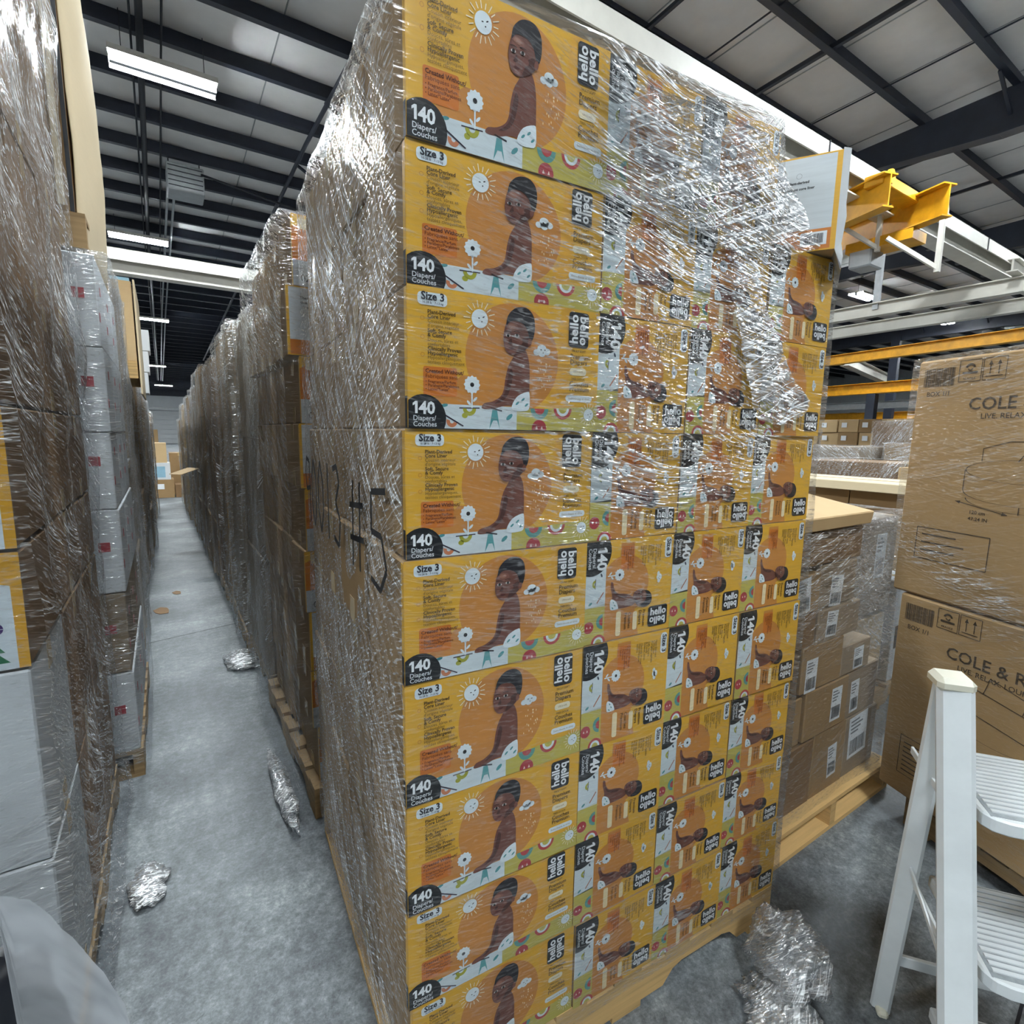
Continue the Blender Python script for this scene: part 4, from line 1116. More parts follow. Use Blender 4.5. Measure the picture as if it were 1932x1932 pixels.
rows = [(.43, 3.24, 3.96, 2.21, 1, 3, 'kraft_grey', 'tall grey wrapped load next after the second diaper pallet', 'film_b'),
        (.40, 4.00, 4.62, 2.25, 1, 2, 'kraft_grey', 'smooth wrapped load third behind the diaper pallets', 'film_c'),
        (.41, 4.66, 5.35, 2.26, 2, 2, 'kraft', 'upright wrapped load fourth behind the diaper pallets', 'film_c'),
        (.39, 5.40, 6.50, 2.18, 2, 4, 'kraft_dark', 'brown wrapped load fifth behind the diaper pallets', 'film_a'),
        (.37, 6.55, 8.0, 2.22, 3, 4, 'kraft', 'long wrapped load sixth behind the diaper pallets', 'film_b'),
        (.36, 8.05, 9.3, 2.10, 2, 4, 'kraft_grey', 'wrapped load seventh behind the diaper pallets', 'film_a'),
        (.34, 9.35, 10.6, 2.05, 2, 4, 'kraft', 'wrapped load eighth behind the diaper pallets', 'film_c'),
        (.30, 10.7, 11.9, 1.98, 2, 3, 'kraft_light', 'wrapped load next to last in the right-hand row', 'film_a'),
        (.28, 12.0, 13.2, 1.75, 2, 3, 'kraft', 'last wrapped load of the right-hand row', 'film_b')]
for i, (x0, y0, y1, z1, ny, nz, mt, ds, fl_) in enumerate(rows):
    load(i, x0, y0, y1, z1, ny, nz, mt, ds, 'r', fl_)
# small things seen in the right-hand row
carton(.50, .72, 10.3, 10.55, 2.06, 2.20, 'kraft_light', 'small orange-brown carton lying on top of the right-hand row')
o = MB().bar((.32, 8.3, 1.05), (.10, 8.15, .98), .22, .006).build('cardboard_flap', 'kraft_light'); put(o, 'loose cardboard flap sticking out into the aisle', 'cardboard')
# torn film tails at the foot of the right-hand row
def tail(name, c, s, label, hgt=.12, mat='film_loose', seed=0.0, stretch=(1, 1)):
    bm = bmesh.new(); bmesh.ops.create_icosphere(bm, subdivisions=4, radius=1.0)
    for v in bm.verts:
        p = v.co.copy(); q = 1 + .38*noise.noise(p*2.1+Vector((seed, 0, 0))) + .22*noise.noise(p*5+Vector((0, seed, 0))) + .10*noise.noise(p*11)
        v.co = Vector((p.x*q*s*stretch[0], p.y*q*s*stretch[1], max(0.0, (p.z*q+.75)*hgt*.6)))
    me = bpy.data.meshes.new(name); bm.to_mesh(me); bm.free()
    u = me.uv_layers.new(name='UVMap')
    for l in me.loops:
        co = me.vertices[l.vertex_index].co; u.data[l.index].uv = (co.x+co.z, co.y+co.z*.7)
    at = me.attributes.new('crinkle', 'FLOAT', 'POINT'); at.data.foreach_set('value', [1.0]*len(me.vertices))
    for p in me.polygons: p.use_smooth = True
    me.materials.append(M[mat]); o = obj(name, me, None, (c[0], c[1], .001)); put(o, label, 'plastic film'); return o
tail('film_scrap', (.37, 3.85), .10, 'grey rag of torn film on the floor at the foot of the right-hand row', .05, seed=2, stretch=(1.2, 1.6))
tail('film_scrap', (.335, 2.3), .05, 'twisted film tail trailing from the second diaper pallet', .07, seed=5, stretch=(.7, 5.5))

# ================================================================== LEFT-HAND ROW
# L0: tall bulging wrapped load whose front shows holiday-printed boxes
L0X, L0A, L0B = -.245, 1.42, 2.68
desc0 = 'tall bulging wrapped load at the mouth of the aisle'
lev = [(.13, .62, 'whitebox'), (.62, 1.06, 'whitebox'), (1.065, 1.31, 'h'), (1.315, 1.60, 'h'), (1.605, 1.90, 'h'), (1.905, 2.3, 'k'), (2.305, 2.75, 'k'), (2.755, 3.2, 'k')]
for n_, (a, b, t) in enumerate(lev):
    for k in range(3):
        xa = L0X-.617-(.012 if n_ > 4 else 0); ya = L0A+k*.42
        o = obj('carton', carton_mesh(.60, .415, b-a-.003, 'whitebox' if (t == 'whitebox' and k == 0) else 'kraft_dark'), None, (xa+.30+rj.uniform(-.003, .003), ya+.2075, a))
        put(o, f'{"white" if t == "whitebox" and k == 0 else "brown"} carton, {ordn[7-n_] if n_ else "bottom"} layer, {("front", "middle", "rear")[k]}, load at mouth of aisle', 'box', f'cartons in the {desc0}')
        if k == 0 and t == 'h':
            p = obj('printed_panel', side_panel('holiday', .60, b-a-.003), o); p.location = (-.30, -.2075, 0)
            p['label'] = 'white holiday print with green trees and yellow border'
        else: obj('tape', tape_mesh(.60, .415, b-a-.003), o)
pallet(L0X-1.05, L0X-.01, L0A, L0B, 'wooden pallet under the ' + desc0, 0, 'wood_old', 'y')
film_shell('stretch_wrap', L0X-1.05, L0X, L0A, L0B, .05, 3.22, ['film_c', 'film_a', 'film_a', 'film_b'], .045, .022, .014, lambda k, t, z, x, y: (.30 if k == 0 else .70+.30*sm(1.4, 1.9, z)), label='clear stretch wrap around the ' + desc0, seed=1.1, flare=.10, sides=(1, 1, 0, 0))

# L1: white cartons with red marks, a pallet and a tall cream carton on top
d1 = 'narrow load of white cartons in the left-hand row'
zz_ = [.13, .50, .86, 1.22, 1.54, 1.88, 2.235]
for n_ in range(6):
    for k in range(3):
        xr = -.178+[.004, -.002, .003, -.003, 0, -.004][n_]
        o = carton(xr-.5, xr, 2.76+k*.36, 2.76+k*.36+.352, zz_[n_]+.002, zz_[n_+1]-.003, 'whitebox' if n_ != 1 else 'kraft_grey', f'{"white" if n_ != 1 else "brown"} carton, {("lowest", "second", "third", "fourth", "fifth", "highest")[n_]} of its stack, {("front", "middle", "rear")[k]}, left-hand row', f'cartons in the {d1}', tape=False)
        for (yy, zz) in ((-.16, .10), (-.05, .22)):
            MB().box(.2505, .2515, yy, yy+.035, zz, zz+.035).build('red_mark', 'red', o)
        MB().box(.17, .21, -.1775, -.1765, .18, .22).build('red_mark', 'red', o)
pallet(-1.2, -.165, 2.76, 3.84, 'wooden pallet under the ' + d1, 0, 'wood_old', 'y')
film_shell('stretch_wrap', -1.15, -.150, 2.755, 3.85, .07, 2.24, 'film_c', .05, .010, .012, lambda k, t, z, x, y: .45, label='clear wrap around the ' + d1, seed=4.4, sides=(1, 1, 0, 0))
pallet(-1.25, -.20, 2.80, 3.86, 'raised wooden pallet between white cartons and the cream carton', 0, 'wood_old', 'x', 2.26)
tc_ = empty('tall_carton', (-.72, 3.32, 2.392)); put(tc_, 'tall cream carton with bulging side, standing on the raised pallet', 'box')
carton_b = obj('body', carton_mesh(.98, 1.02, 1.25, 'kraft'), tc_)
# bulging cream side sheet toward the aisle
V, Fc = [], []
for i in range(13):
    for j in range(17):
        y_ = -.50+1.05*i/12; z_ = -.17+1.42*j/16
        bu = .012+.055*sin(pi*i/12)*(.4+.6*sin(pi*min(1, (j+2)/18))) + .01*noise.noise(Vector((y_*5, z_*4, 0)))
        V.append((.49+bu, y_, z_))
for i in range(12):
    for j in range(16): a = i*17+j; Fc.append((a, a+17, a+18, a+1))
me = bpy.data.meshes.new('side_sheet'); me.from_pydata(V, [], Fc); me.uv_layers.new(name='UVMap'); me.materials.append(M['tan'])
for p in me.polygons: p.use_smooth = True
ss = obj('side_sheet', me, tc_); sol = ss.modifiers.new('thickness', 'SOLIDIFY'); sol.thickness = .005
MB().box(.44, .462, -.517, -.511, .02, 1.22).build('corner_post', 'tan', tc_)
MB().box(.476, .490, -.518, -.511, 0, 1.24).build('strap', 'dark_steel', tc_)

load(31, -.19, 3.92, 5.05, 2.45, 2, 4, 'kraft_grey', 'wrapped load behind the white cartons in the left-hand row', 'l', 'film_b', crk=.8, seed=20)
# L3: low load with a pallet and cream carton on top
d3 = 'load carrying a cream carton in the left-hand row'
load(32, -.22, 5.12, 6.35, 1.92, 2, 4, 'kraft', d3, 'l', 'film_a', seed=21)
pallet(-1.2, -.13, 5.2, 6.3, 'raised wooden pallet under the farther cream carton', 0, 'wood', 'x', 1.95)
t3 = empty('tall_carton', (-.62, 5.75, 2.082)); put(t3, 'open-topped tan carton with blue lining, on a raised pallet down the aisle', 'box')
obj('body', carton_mesh(.98, 1.05, .60, 'kraft_light'), t3)
MB().box(-.48, .48, -.515, .515, .60, .625).build('lining', 'blue_film', t3)
MB().box(.50, .512, -.5, .55, -.25, .62).build('side_board', 'tan', t3)
mixL = [(-.20, 6.4, 7.7, 2.1, 2, 5, 'kraft', 'wrapped load third from the far end of the left-hand row', 'film_c'),
        (-.17, 7.75, 9.3, 1.95, 3, 4, 'kraft_grey', 'wrapped load past the tan carton, on a protruding pallet', 'film_a'),
        (-.19, 9.4, 11.0, 2.0, 2, 4, 'whitebox', 'pale wrapped load next to last in the left-hand row', 'film_b'),
        (-.16, 11.1, 12.6, 1.85, 2, 4, 'kraft', 'last wrapped load of the left-hand row', 'film_a')]
for i, (x0, y0, y1, z1, ny, nz, mt, ds, fl_) in enumerate(mixL):
    load(40+i, x0, y0, y1, z1, ny, nz, mt, ds, 'l', fl_, crk=.85)
for k in range(3): carton(-.60, -.10+.02*k, 7.8+.0*k, 8.25, 1.98+.245*k, 2.22+.245*k, 'whitebox', f'white carton, {("lowest", "middle", "topmost")[k]} of three stacked on the left-hand row', 'white cartons on the left-hand row', tape=False)
# rag of film at the foot of the left row
tail('film_scrap', (-.14, 2.02), .05, 'dirty torn film scrap on floor at the foot of left-hand row', .04, seed=9, stretch=(1.1, 2.0))
for (x_, y_, s_) in ((.02, 5.9, .05), (-.10, 5.35, .08)):
    m = MB(); m.prism([(s_*cos(a)*(.6+.4*((a*7) % 1)), s_*1.5*sin(a)*(.6+.4*((a*5) % 1))) for a in [k*2*pi/7 for k in range(7)]], .001, .004, 'z')
    put(m.build('paper_scrap', 'kraft_dark', None, (x_, y_, 0)), f'torn brown {"strip" if s_ < .06 else "piece"} of cardboard lying on the aisle floor', 'cardboard')
# loose sheet of film and a dark lump put in behind it, beside the near load
sk = tail('dark_lump', (-.41, 1.22), .17, 'dark navy lump under loose film beside the near load', .66, 'dark_navy', 4, (.9, .5))
pts = [(0, 1695), (60, 1705), (130, 1768), (200, 1835), (245, 1905), (262, 1990), (0, 1990), (0, 1850)]
pw = [at_y(a, b, 1.08) for a, b in pts]
sheet = film_patch('film_sheet', [(p.x, p.z) for p in [at_y(a, b, 1.08) for a, b in ((-140, 1690), (0, 1697), (60, 1705), (130, 1768), (200, 1835), (245, 1905), (262, 1990), (275, 2300), (78, 2300), (75, 1765), (0, 1795), (-140, 1840))]], lambda u, v, d: (u, 1.08+d*1.3-.25*max(0, .45-v)*0, v), 'film_loose', .012, .50, None, .012, 2.2, rows=False)
put(sheet, 'loose greyish film sheet hanging over the dark lump', 'plastic film')
def mat_milky():
    m, nt, out = new_mat('film_milky'); uv = N(nt, 'ShaderNodeUVMap').outputs['UV']
    n = noise_tex(nt, mapping(nt, mapping(nt, uv, (1, 1, 1), (0, 0, .9)), (3, 14, 1)), 1.0, 2)
    tr = N(nt, 'ShaderNodeBsdfTransparent'); tr.inputs[0].default_value = (.92, .94, .96, 1)
    df = N(nt, 'ShaderNodeBsdfDiffuse'); df.inputs[0].default_value = (.62, .64, .67, 1)
    gl = N(nt, 'ShaderNodeBsdfGlossy'); gl.inputs['Roughness'].default_value = .28
    nm = bump(nt, n, .35, .02); nt.links.new(nm, gl.inputs['Normal'])
    a_ = N(nt, 'ShaderNodeMixShader'); a_.inputs[0].default_value = .16; nt.links.new(df.outputs[0], a_.inputs[1]); nt.links.new(gl.outputs[0], a_.inputs[2])
    b_ = N(nt, 'ShaderNodeMixShader'); nt.links.new(map_range(nt, n, .3, .7, .38, .62), b_.inputs[0]); nt.links.new(tr.outputs[0], b_.inputs[1]); nt.links.new(a_.outputs[0], b_.inputs[2])
    nt.links.new(b_.outputs[0], out.inputs[0]); return m
sheet.data.materials.clear(); sheet.data.materials.append(mat_milky())

# ================================================================== END OF THE AISLE
ends = [(-.55, .15, 14.5, 15.1, 0, .42, 'kraft', 'brown carton with white label, lowest of the pile closing the aisle'), (-.5, .1, 14.5, 15.0, .42, .80, 'label', 'carton with bluish print on the pile closing the aisle'),
        (-.6, .05, 14.6, 15.2, .80, 1.25, 'kraft_light', 'light brown carton on top of the pile closing the aisle'), (.17, .45, 14.5, 15.0, 0, .30, 'kraft_dark', 'small dark carton beside the pile closing the aisle'),
        (.10, .5, 15.2, 15.9, 0, 1.0, 'kraft', 'upright brown carton behind the pile closing the aisle'), (-1.0, -.1, 16.0, 16.8, 0, 1.55, 'kraft_light', 'tall light carton farthest back at the end of the aisle')]
for (x0, x1, y0, y1, z0, z1, mt, lb) in ends:
    o = carton(x0, x1, y0, y1, z0, z1, 'whitebox' if mt == 'label' else mt, lb)
    if z0 == 0 and mt == 'kraft' and y0 == 14.5: MB().box(.02, .16, -.302, -.3005, .2, .32).build('label', 'label', o)
    if mt == 'label': MB().box(-.25, .2, -.2525, -.2505, .05, .3).build('printed_panel', 'blue_film', o)

# ================================================================== RIGHT OF THE DIAPER PALLET
def stick(o, x0, x1, z0, z1, yf, tilt=0.0, code=True, seed=1):
    """shipping label with barcode on the -y face of carton o, in its local frame"""
    W, H = x1-x0, z1-z0; P = Print(W, H)
    P.poly([(0, 0), (W, 0), (W, H), (0, H)], 'e3e7ea', 0)
    if code:
        barcode(P, W*.1, H*.08, W*.8, H*.36, '33363b', 1, seed)
        for k in range(4): P.poly([(W*.1, H*(.60+.09*k)), (W*(.5+.3*((k*37 % 5)/5)), H*(.60+.09*k)), (W*(.5+.3*((k*37 % 5)/5)), H*(.64+.09*k)), (W*.1, H*(.64+.09*k))], '6a6f76', 1)
    ca, sa = cos(tilt), sin(tilt)
    l = obj('label', P.mesh('label', lambda x, y, l: (x0+x*ca-y*sa, yf-.0008-l, z0+x*sa+y*ca)), o)
    return l
P2Y = .955
pallet(1.68, 2.66, .915, 1.95, 'old wooden pallet under small labelled cartons beside the diaper pallet', 0, 'wood', 'y')
spec = [  # x0,x1,z0,z1, mat, label rect or None
    (1.69, 2.06, .132, .40, 'kraft_dark', None), (2.06, 2.32, .132, .41, 'kraft', (.0, .07, .05, .19)), (2.32, 2.60, .132, .40, 'kraft_grey', (-.10, .06, .07, .26)),
    (1.67, 1.95, .41, .60, 'kraft', None), (1.95, 2.28, .415, .615, 'kraft', (.03, .11, .03, .17)), (2.28, 2.56, .405, .615, 'kraft_grey', (-.09, -.02, .02, .16)),
    (1.66, 1.90, .62, .78, 'kraft_dark', None), (1.90, 2.20, .62, .80, 'kraft', (-.12, -.04, -.01, .13)), (2.20, 2.44, .62, .745, 'kraft_grey', (-.02, .06, .01, .1)),
    (1.67, 1.98, .80, .93, 'kraft_dark', None), (1.98, 2.30, .80, .93, 'kraft_grey', (-.1, -.02, .02, .12)),
    (1.68, 1.98, .935, 1.08, 'kraft', (.0, .09, .0, .13)), (1.98, 2.26, .935, 1.10, 'kraft_grey', (-.06, .03, -.01, .12)),
    (1.66, 2.28, 1.105, 1.23, 'kraft_dark', None)]
rn2 = random.Random(5)
def row_(z): return ('bottom', 'second', 'third', 'fourth', 'fifth', 'top')[sum(z > q for q in (.3, .55, .75, .9, 1.09))]
for k, (x0, x1, z0, z1, mt, lb) in enumerate(spec):
    o = carton(x0+.003, x1-.003, P2Y+rn2.uniform(0, .012), P2Y+.36, z0, z1, mt, f'small {"labelled" if lb else "plain"} carton, {row_(z0)} row, {"next to the diapers" if x0 < 1.8 else "middle" if x1 < 2.24 else "open end"}, pallet beside the diapers', 'small shipping cartons beside the diaper pallet', tape=False)
    dy = .36/2
    if lb: stick(o, lb[0], lb[1], max(.0, lb[2]), lb[3], -(P2Y+.36-(o.location.y*2-(P2Y+.36)))/2, rn2.uniform(-.12, .12), True, k)
for k in range(6):
    carton(1.68+.30*(k % 3), 1.97+.30*(k % 3), 1.36, 1.88, .132+.45*(k//3), .578+.45*(k//3), 'kraft', f'brown carton, {("lower", "upper")[k//3]} of two, at the back of the labelled-carton pallet', 'rear cartons of the labelled-carton pallet', tape=False)
film_shell('stretch_wrap', 1.655, 2.60, P2Y-.012, 1.93, .12, 1.235, 'film_c', .04, .016, .010, lambda k, t, z, x, y: .35+.3*sm(.75, 1.0, z), label='clear wrap around the pallet of small labelled cartons', seed=12.5, sides=(1, 1, 0, 1))
fb = carton(1.62, 2.26, .93, 1.48, 1.236, 1.286, 'kraft_light', 'flat tan carton with shipping label tilted on the labelled-carton pallet', tape=True)
fb.rotation_euler = (radians(9), 0, 0); fb.location.z = 1.285
MB().box(.05, .25, .06, .2, .0505, .0512).build('label', 'label', fb)

# taller cartons on the pallet behind
pallet(2.84, 3.9, 1.26, 2.3, 'old pallet under a big plain carton behind the labelled cartons', 0, 'wood_old', 'x')
carton(2.86, 3.12, 1.30, 1.75, .132, .42, 'kraft', 'brown carton with printed line, below the big plain carton')
carton(3.13, 3.50, 1.32, 1.85, .132, .56, 'kraft_light', 'orange-brown carton beside the big plain carton')
o = carton(3.52, 3.80, 1.28, 1.8, .132, .75, 'whitebox', 'white carton with dark print next to the orange-brown carton'); MB().box(-.1, .0, -.2615, -.2605, .2, .34).build('printed_panel', 'ink', o)
o = carton(2.80, 3.48, 1.30, 1.95, .60, 1.14, 'kraft_grey', 'big plain brown carton with wrap sagging below it'); stick(o, .10, .22, .2, .45, -.325)
film_shell('stretch_wrap', 2.79, 3.56, 1.29, 1.97, .40, 1.16, 'film_a', .04, .02, .012, lambda k, t, z, x, y: .5+.4*sm(.7, .4, z), label='loose sagging wrap around the big plain carton', seed=15, sides=(1, 0, 0, 1))

# loads farther out in the crane bay
def far_load(x0, x1, y0, y1, z1, mat, label, film=None, nz=2, ny=2, z0=.13):
    h_ = (z1-z0)/nz; d_ = (y1-y0)/ny
    for a in range(nz):
        for b in range(ny):
            carton(x0, x1, y0+b*d_+.004, y0+(b+1)*d_-.004, z0+a*h_, z0+(a+1)*h_-.004, mat, f'{tier(a, nz)}{file_(b, ny)} carton in {label}', f'cartons in {label}', tape=False)
    pallet(x0, x1, y0, y1, f'pallet under {label}', 0, 'wood_old', 'y')
    if film: film_shell('stretch_wrap', x0-.01, x1+.01, y0-.01, y1+.01, .1, z1+.01, film, .08, .02, .012, lambda k, t, z, x, y: .9, label=f'clear wrap around {label}', seed=x0, sides=(1, 0, 0, 1))
far_load(4.7, 5.3, 1.35, 2.9, 1.16, 'kraft', 'a low load with a long flat carton on it', None, 2, 2)
carton(4.55, 5.2, 1.2, 3.2, 1.165, 1.235, 'tan', 'long flat pale carton lying across a low load')
far_load(6.6, 7.5, 2.5, 3.5, 1.32, 'kraft_dark', 'the wrapped load behind the long flat carton', 'film_b')
far_load(6.4, 7.3, 1.4, 2.45, 1.29, 'kraft_light', 'the plain load behind the long flat carton', None, 1, 2)
o = tail('cloth_heap', (7.0, 2.0), .42, 'green cloth heap on top of the plain load', .12, 'green', 3); o.location.z = 1.292
far_load(9.0, 10, 4.0, 5.4, 1.46, 'kraft_grey', 'the shiny wrapped load in the middle of the crane bay', 'film_a')
far_load(9.6, 10.6, 3.0, 3.9, 1.52, 'kraft', 'the pale wrapped load in the middle of the crane bay', 'film_c')
far_load(12.2, 13.2, 3.4, 5.2, 1.95, 'kraft_dark', 'the jumbled load under a film sheet', 'film_b', 3, 3)
for r_ in range(6):                              # wall of small labelled cartons
    for c_ in range(8):
        y0 = 5.5+c_*.48 + .02*(r_ % 2)
        o = carton(14.4+rn2.uniform(-.03, .03), 15.0, y0, y0+.46, .13+r_*.325, .13+r_*.325+.318, 'kraft_light' if (c_+r_) % 3 else 'kraft', f'{"labelled" if r_ > 2 else "plain"} carton, {("bottom", "second", "third", "fourth", "fifth", "top")[r_]} row, {nth[c_]} from the jumbled load, far carton wall', 'far wall of labelled cartons', tape=False)
        if r_ > 2: MB().box(-.335, -.325, .02, .14, .12, .24).build('label', 'label', o)
for q in range(3): pallet(14.4, 15.1, 5.5+q*1.3, 6.75+q*1.3, 'pallet under the far wall of labelled cartons', 0, 'wood_old', 'y', group='pallets under the far wall of cartons')

# ================================================================== BIG FURNITURE CARTONS
CP0 = at_z(1674, 1483, .13); CAZ = radians(19)
cd_ = Vector((-sin(CAZ), -cos(CAZ), 0)); cn = Vector((-cd_.y, cd_.x, 0))
if cn.x > 0: cn = -cn
CL, CDP = 1.25, .95
def Cp(s, d, z): return Vector((CP0.x, CP0.y, 0)) + cd_*s - cn*d + Vector((0, 0, z))
def cole_print(W, H, kind):
    P = Print(W, H); K = '4a4034'
    def line(pts, wd=.004): P.poly(stroke(pts, wd), K, 1)
    def rect(x0, y0, x1, y1, wd=.003): line([(x0, y0), (x1, y0)], wd); line([(x1, y0), (x1, y1)], wd); line([(x1, y1), (x0, y1)], wd); line([(x0, y1), (x0, y0)], wd)
    barcode(P, .03, H-.10, .11, .066, K, 1, 4)
    P.text('BOX 1/1', .045, H-.135, .024, K, 1, 0, .01)
    rect(.155, H-.09, .228, H-.016, .0022); rect(.234, H-.09, .305, H-.016, .0022)
    P.poly(rrect(.166, .217, H-.064, H-.056, .003), K, 1); P.poly(ring(.1915, H-.045, .010, .017, .2, 2.9), K, 1); P.poly(ring(.1915, H-.045, .005, .009, 3.3, 6.1), K, 1); P.text('FRAGILE', .1915, H-.084, .011, K, 1, 0, .01, align=.5)
    for xx in (.256, .283):
        line([(xx, H-.072), (xx, H-.036)], .003); P.poly([(xx-.007, H-.040), (xx+.007, H-.040), (xx, H-.025)], K, 1)
    line([(.243, H-.078), (.296, H-.078)], .003)
    P.text('COLE & RYE', .20, H-.19, .060, K, 1, 0, .010); P.text('LIVE. RELAX. LOUNGE.', .245, H-.222, .026, K, 1, 0, .008)
    if kind == 'round':
        cx, cy, R_ = .40, H-.40, .18
        for dy, rr, a0, a1 in ((0, R_, 0, 2*pi*.995), (-.075, R_, pi, 2*pi), (-.10, R_*.94, pi, 2*pi)):
            P.poly(ring(cx, cy+dy, rr-.004, rr, a0, a1, 30), K, 1, T=lambda p: (p[0], cy+dy+(p[1]-cy-dy)*.22))
        line([(cx-R_, cy), (cx-R_, cy-.075)], .003); line([(cx+R_, cy), (cx+R_, cy-.075)], .003); line([(cx, cy-.115), (cx, cy-.14)], .003)
        line([(cx-.13, cy+.03), (cx-.13, cy+.075), (cx-.05, cy+.10), (cx+.1, cy+.10)], .003); line([(cx-.02, cy+.035), (cx+.02, cy+.10)], .003)
        line([(cx-.20, cy-.115), (cx-.03, cy-.145)], .0025); line([(cx+.20, cy-.115), (cx+.03, cy-.145)], .0025)
        P.poly([(cx-.20, cy-.115), (cx-.182, cy-.112), (cx-.185, cy-.124)], K, 1); P.poly([(cx-.03, cy-.145), (cx-.048, cy-.148), (cx-.045, cy-.136)], K, 1)
        P.text('120 cm', cx-.15, cy-.155, .018, K, 1, 0, .01); P.text('47.24 IN', cx-.15, cy-.178, .018, K, 1, 0, .01)
        rect(.075, H-.75, .33, H-.63, .003)
        for k in range(3): line([(.095, H-.655-.03*k), (.22+.03*(k % 2), H-.655-.03*k)], .005)
    else:
        line([(.30, .56), (.48, .53), (.48, .44), (.30, .47)], .003); line([(.30, .56), (.30, .47)], .003); line([(.34, .555), (.355, .615), (.47, .585), (.46, .535)], .003)
        P.poly(ring(.39, .43, .15, .153, pi, 2*pi, 24), K, 1, T=lambda p: (p[0], .43+(p[1]-.43)*.35)); line([(.48, .53), (.53, .56), (.555, .54)], .003)
        rect(.075, .09, .18, .25, .003)
        for k in range(7): line([(.09, .11+.019*k), (.165, .11+.019*k)], .005)
    return P
def big_carton(s0, z0, z1, kind, label):
    r = empty('furniture_carton', Cp(s0, 0, z0)); put(r, label, 'box')
    m4 = Matrix(((cd_.x, -cn.x, 0, 0), (cd_.y, -cn.y, 0, 0), (0, 0, 1, 0), (0, 0, 0, 1)))
    m = MB(); m.box(0, CL, 0, CDP, 0, z1-z0, m4); m.build('body', 'kraft_cole', r, bevel=.008)
    P = cole_print(CL, z1-z0, kind)
    me = P.mesh('printing', lambda x, y, l: tuple(cd_*x + cn*(.0008+l) + Vector((0, 0, y))))
    me.materials[0] = M['brown_ink']
    obj('printing', me, r)['label'] = 'dark brown carton printing'
    return r
big_carton(-.045, .133, .955, 'chair', 'lower of two big tan furniture cartons, with seat drawing')
big_carton(-.085, .960, 1.860, 'round', 'upper of two big tan furniture cartons, with round seat drawing')
pr_ = pallet(0, 1.0, 0, 1.2, 'dark pallet under the two big furniture cartons', 0, 'wood_old', 'y')
pr_.location = Cp(.06, .03, 0); pr_.rotation_euler = (0, 0, atan2(-cd_.x, cd_.y) + pi)
pr_.location = Cp(.06+1.2, .03, 0); pr_.rotation_euler = (0, 0, atan2((-cn).y, (-cn).x))
cf = film_shell('stretch_wrap', 0, CL+.075, 0, CDP, .12, 1.868, 'film_c', .04, .006, .010, lambda k, t, z, x, y: (.12+.55*sm(.14, .0, abs(z-1.05+.55*(x-.3)))+.18*sm(1.30, 1.42, z)+.08*sm(1.0, .6, z)), label='clear wrap around the two big furniture cartons', seed=30, sides=(1, 1, 0, 1))
# orient the shell: local x along the face, local -y = outward normal
cf.matrix_world = Matrix(((cd_.x, -cn.x, 0, Cp(-.095, 0, 0).x), (cd_.y, -cn.y, 0, Cp(-.095, 0, 0).y), (0, 0, 1, 0), (0, 0, 0, 1)))

# ================================================================== STEP LADDER
LF = Vector((1.262, .220, 0)); LT = Vector((1.372, .374, 1.05)); LR = Vector((1.560, .487, 0))
la = Vector((.79, .62, 0)).normalized(); lw_ = Vector((.62, -.79, 0)).normalized()
lad = empty('step_ladder', LF); put(lad, 'white folding step ladder with ribbed treads', 'ladder')
LWID = .46
def lbar(a, b, wd, dp, nm, mat='ladder', wdir=None, bev=.006):
    """flat bar from a to b, wide along wdir, thin across"""
    a, b = Vector(a)-LF, Vector(b)-LF; d = (b-a).normalized(); wv = (wdir-d*wdir.dot(d)).normalized(); n_ = d.cross(wv)
    m = MB(); L = (b-a).length
    m4 = Matrix(((d.x, wv.x, n_.x, a.x), (d.y, wv.y, n_.y, a.y), (d.z, wv.z, n_.z, a.z), (0, 0, 0, 1)))
    m.box(0, L, -wd/2, wd/2, -dp/2, dp/2, m4); return m.build(nm, mat, lad, bevel=bev)
cv = (CAM0-LT); 
for s in (0, 1):
    o_ = lw_*(LWID*s)
    lbar(LF+o_, LT+o_, .066, .028, 'front_rail', 'ladder', lw_ - la*.15, .010)
    lbar(LR+o_*.98, LT+o_+la*.035-Vector((0, 0, .01)), .046, .018, 'rear_leg', 'ladder', lw_ - la*.45)
    lbar(LR+o_*.98-Vector((0, 0, 0)), LR+o_*.98+Vector((0, 0, .02)), .062, .026, 'foot', 'ladder_cap', la)
    capm = MB(); q = LT+o_-LF; m4 = Matrix.Translation(q) @ Matrix(((lw_.x, la.x, 0, 0), (lw_.y, la.y, 0, 0), (0, 0, 1, 0), (0, 0, 0, 1)))
    capm.box(-.035, .035, -.019, .050, -.018, .014, m4); capm.build('cap', 'ladder_cap', lad, bevel=.010)
rl = LT-LF
def railp(z): return LF + rl*(z/1.05)
def rearp(z): return LR + (LT+la*.035-LR)*(z/1.05)
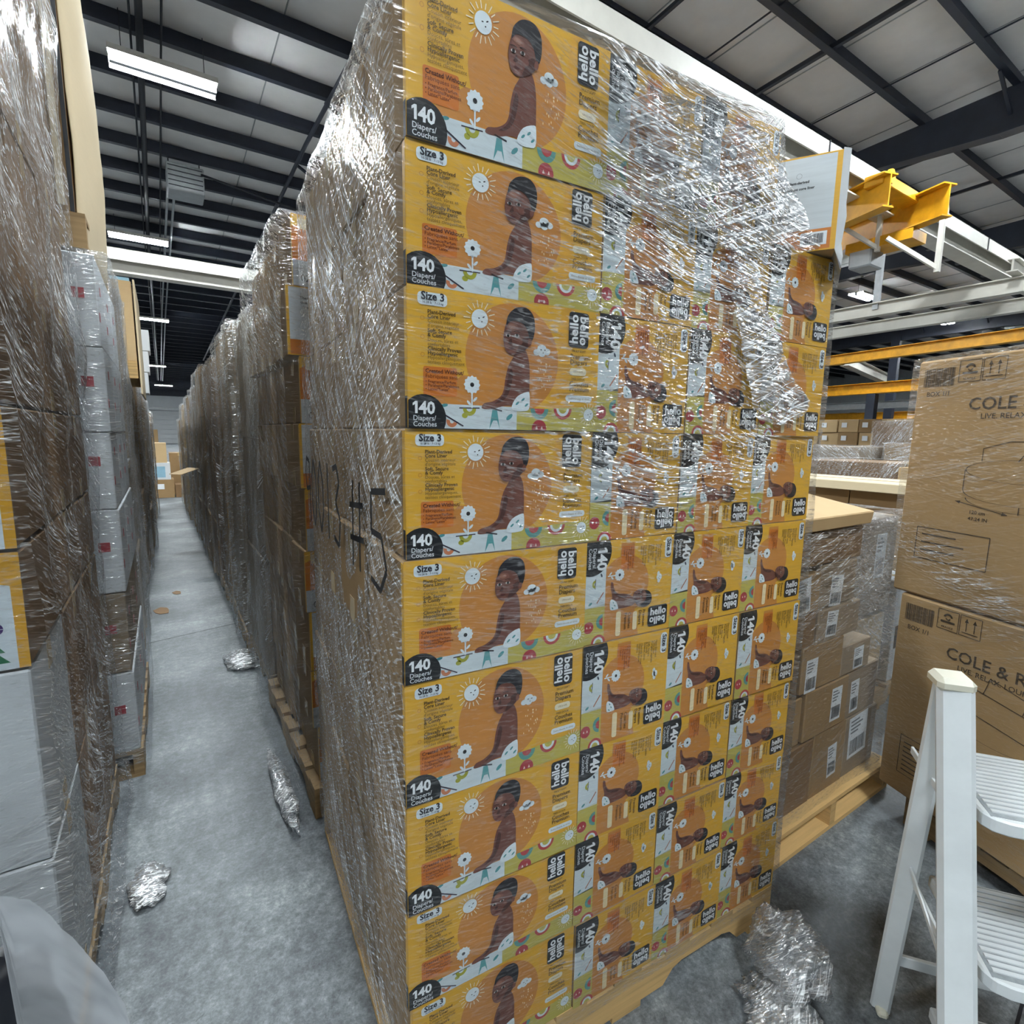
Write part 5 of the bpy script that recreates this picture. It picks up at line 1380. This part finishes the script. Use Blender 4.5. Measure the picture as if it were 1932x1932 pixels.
for zt, z_name in ((.80, 'tread'), (.485, 'tread'), (.17, 'tread')):
    b0 = railp(zt)-LF; dep = .255
    pts = [(.045, .01), (.075, -.022), (LWID-.075, -.022), (LWID-.045, .01), (LWID-.045, dep-.02), (LWID-.065, dep), (.065, dep), (.045, dep-.02)]
    pts = [(.040, .03), (.044, .0), (.058, -.018), (.085, -.026), (LWID-.085, -.026), (LWID-.058, -.018), (LWID-.044, 0), (LWID-.04, .03), (LWID-.04, dep), (.04, dep)]
    m = MB(); b = len(m.v)
    m4 = Matrix.Translation(b0) @ Matrix(((lw_.x, la.x, 0, 0), (lw_.y, la.y, 0, 0), (0, 0, 1, 0), (0, 0, 0, 1)))
    n_ = len(pts)
    for zz in (-.032, 0):
        for p in pts: m.v.append(m4 @ Vector((p[0], p[1], zz)))
    m.face(range(b, b+n_)); m.face(range(b+n_, b+2*n_))
    for i in range(n_): m.face((b+i, b+(i+1) % n_, b+n_+(i+1) % n_, b+n_+i))
    tr = m.build('tread', 'ladder', lad, bevel=.004)
    g = MB(); k = 0
    while .004+k*.0165 < dep-.01:
        g.box(.062, LWID-.062, .0+k*.0165, .0095+k*.0165, -.001, .0035, m4); k += 1
    g2 = g.build('rib', 'ladder', tr); g2.data.name = 'rib'; g2['kind'] = 'stuff'
    MB().box(.055, LWID-.055, -.012, dep-.008, -.0005, .0008, m4).build('tread_pad', 'tread', tr)
    for s in (0, 1):
        a = b0 + lw_*(LWID*s) + la*.03 - Vector((0, 0, .018)); MB().tube([a, a + lw_*(.05 if s == 0 else -.05)], .010, 10).build('pin', 'ladder_cap', lad, smooth=True)
        if zt < .2: continue
        a2 = railp(zt)+lw_*(LWID*s*.98)
        lbar(a2+la*.02-Vector((0, 0, .02)), a2+la*(dep-.02)-Vector((0, 0, .012)), .018, .006, 'tread_arm', 'ladder', Vector((0, 0, 1)), .001)
for zt in (.17, .485):
    a, b = railp(zt)+la*.02, rearp(zt+.0)
    lbar(rearp(.20), rearp(.20)+lw_*LWID, .030, .012, 'rear_crossbar', 'ladder', Vector((0, 0, 1)), .002) if zt < .3 else lbar(railp(.40)+la*.01, rearp(.52), .012, .005, 'spreader', 'ladder', Vector((0, 0, 1)), .001)

# crumpled film on the floor by the diaper pallet
tail('film_heap', (1.40, .665), .085, 'crumpled shiny heap of discarded stretch film on the floor', .20, seed=7, stretch=(1.0, 1.15))
tail('film_heap', (1.285, .60), .10, 'flattened tail of discarded film trailing toward the diaper pallet', .055, seed=13, stretch=(.8, 1.1))
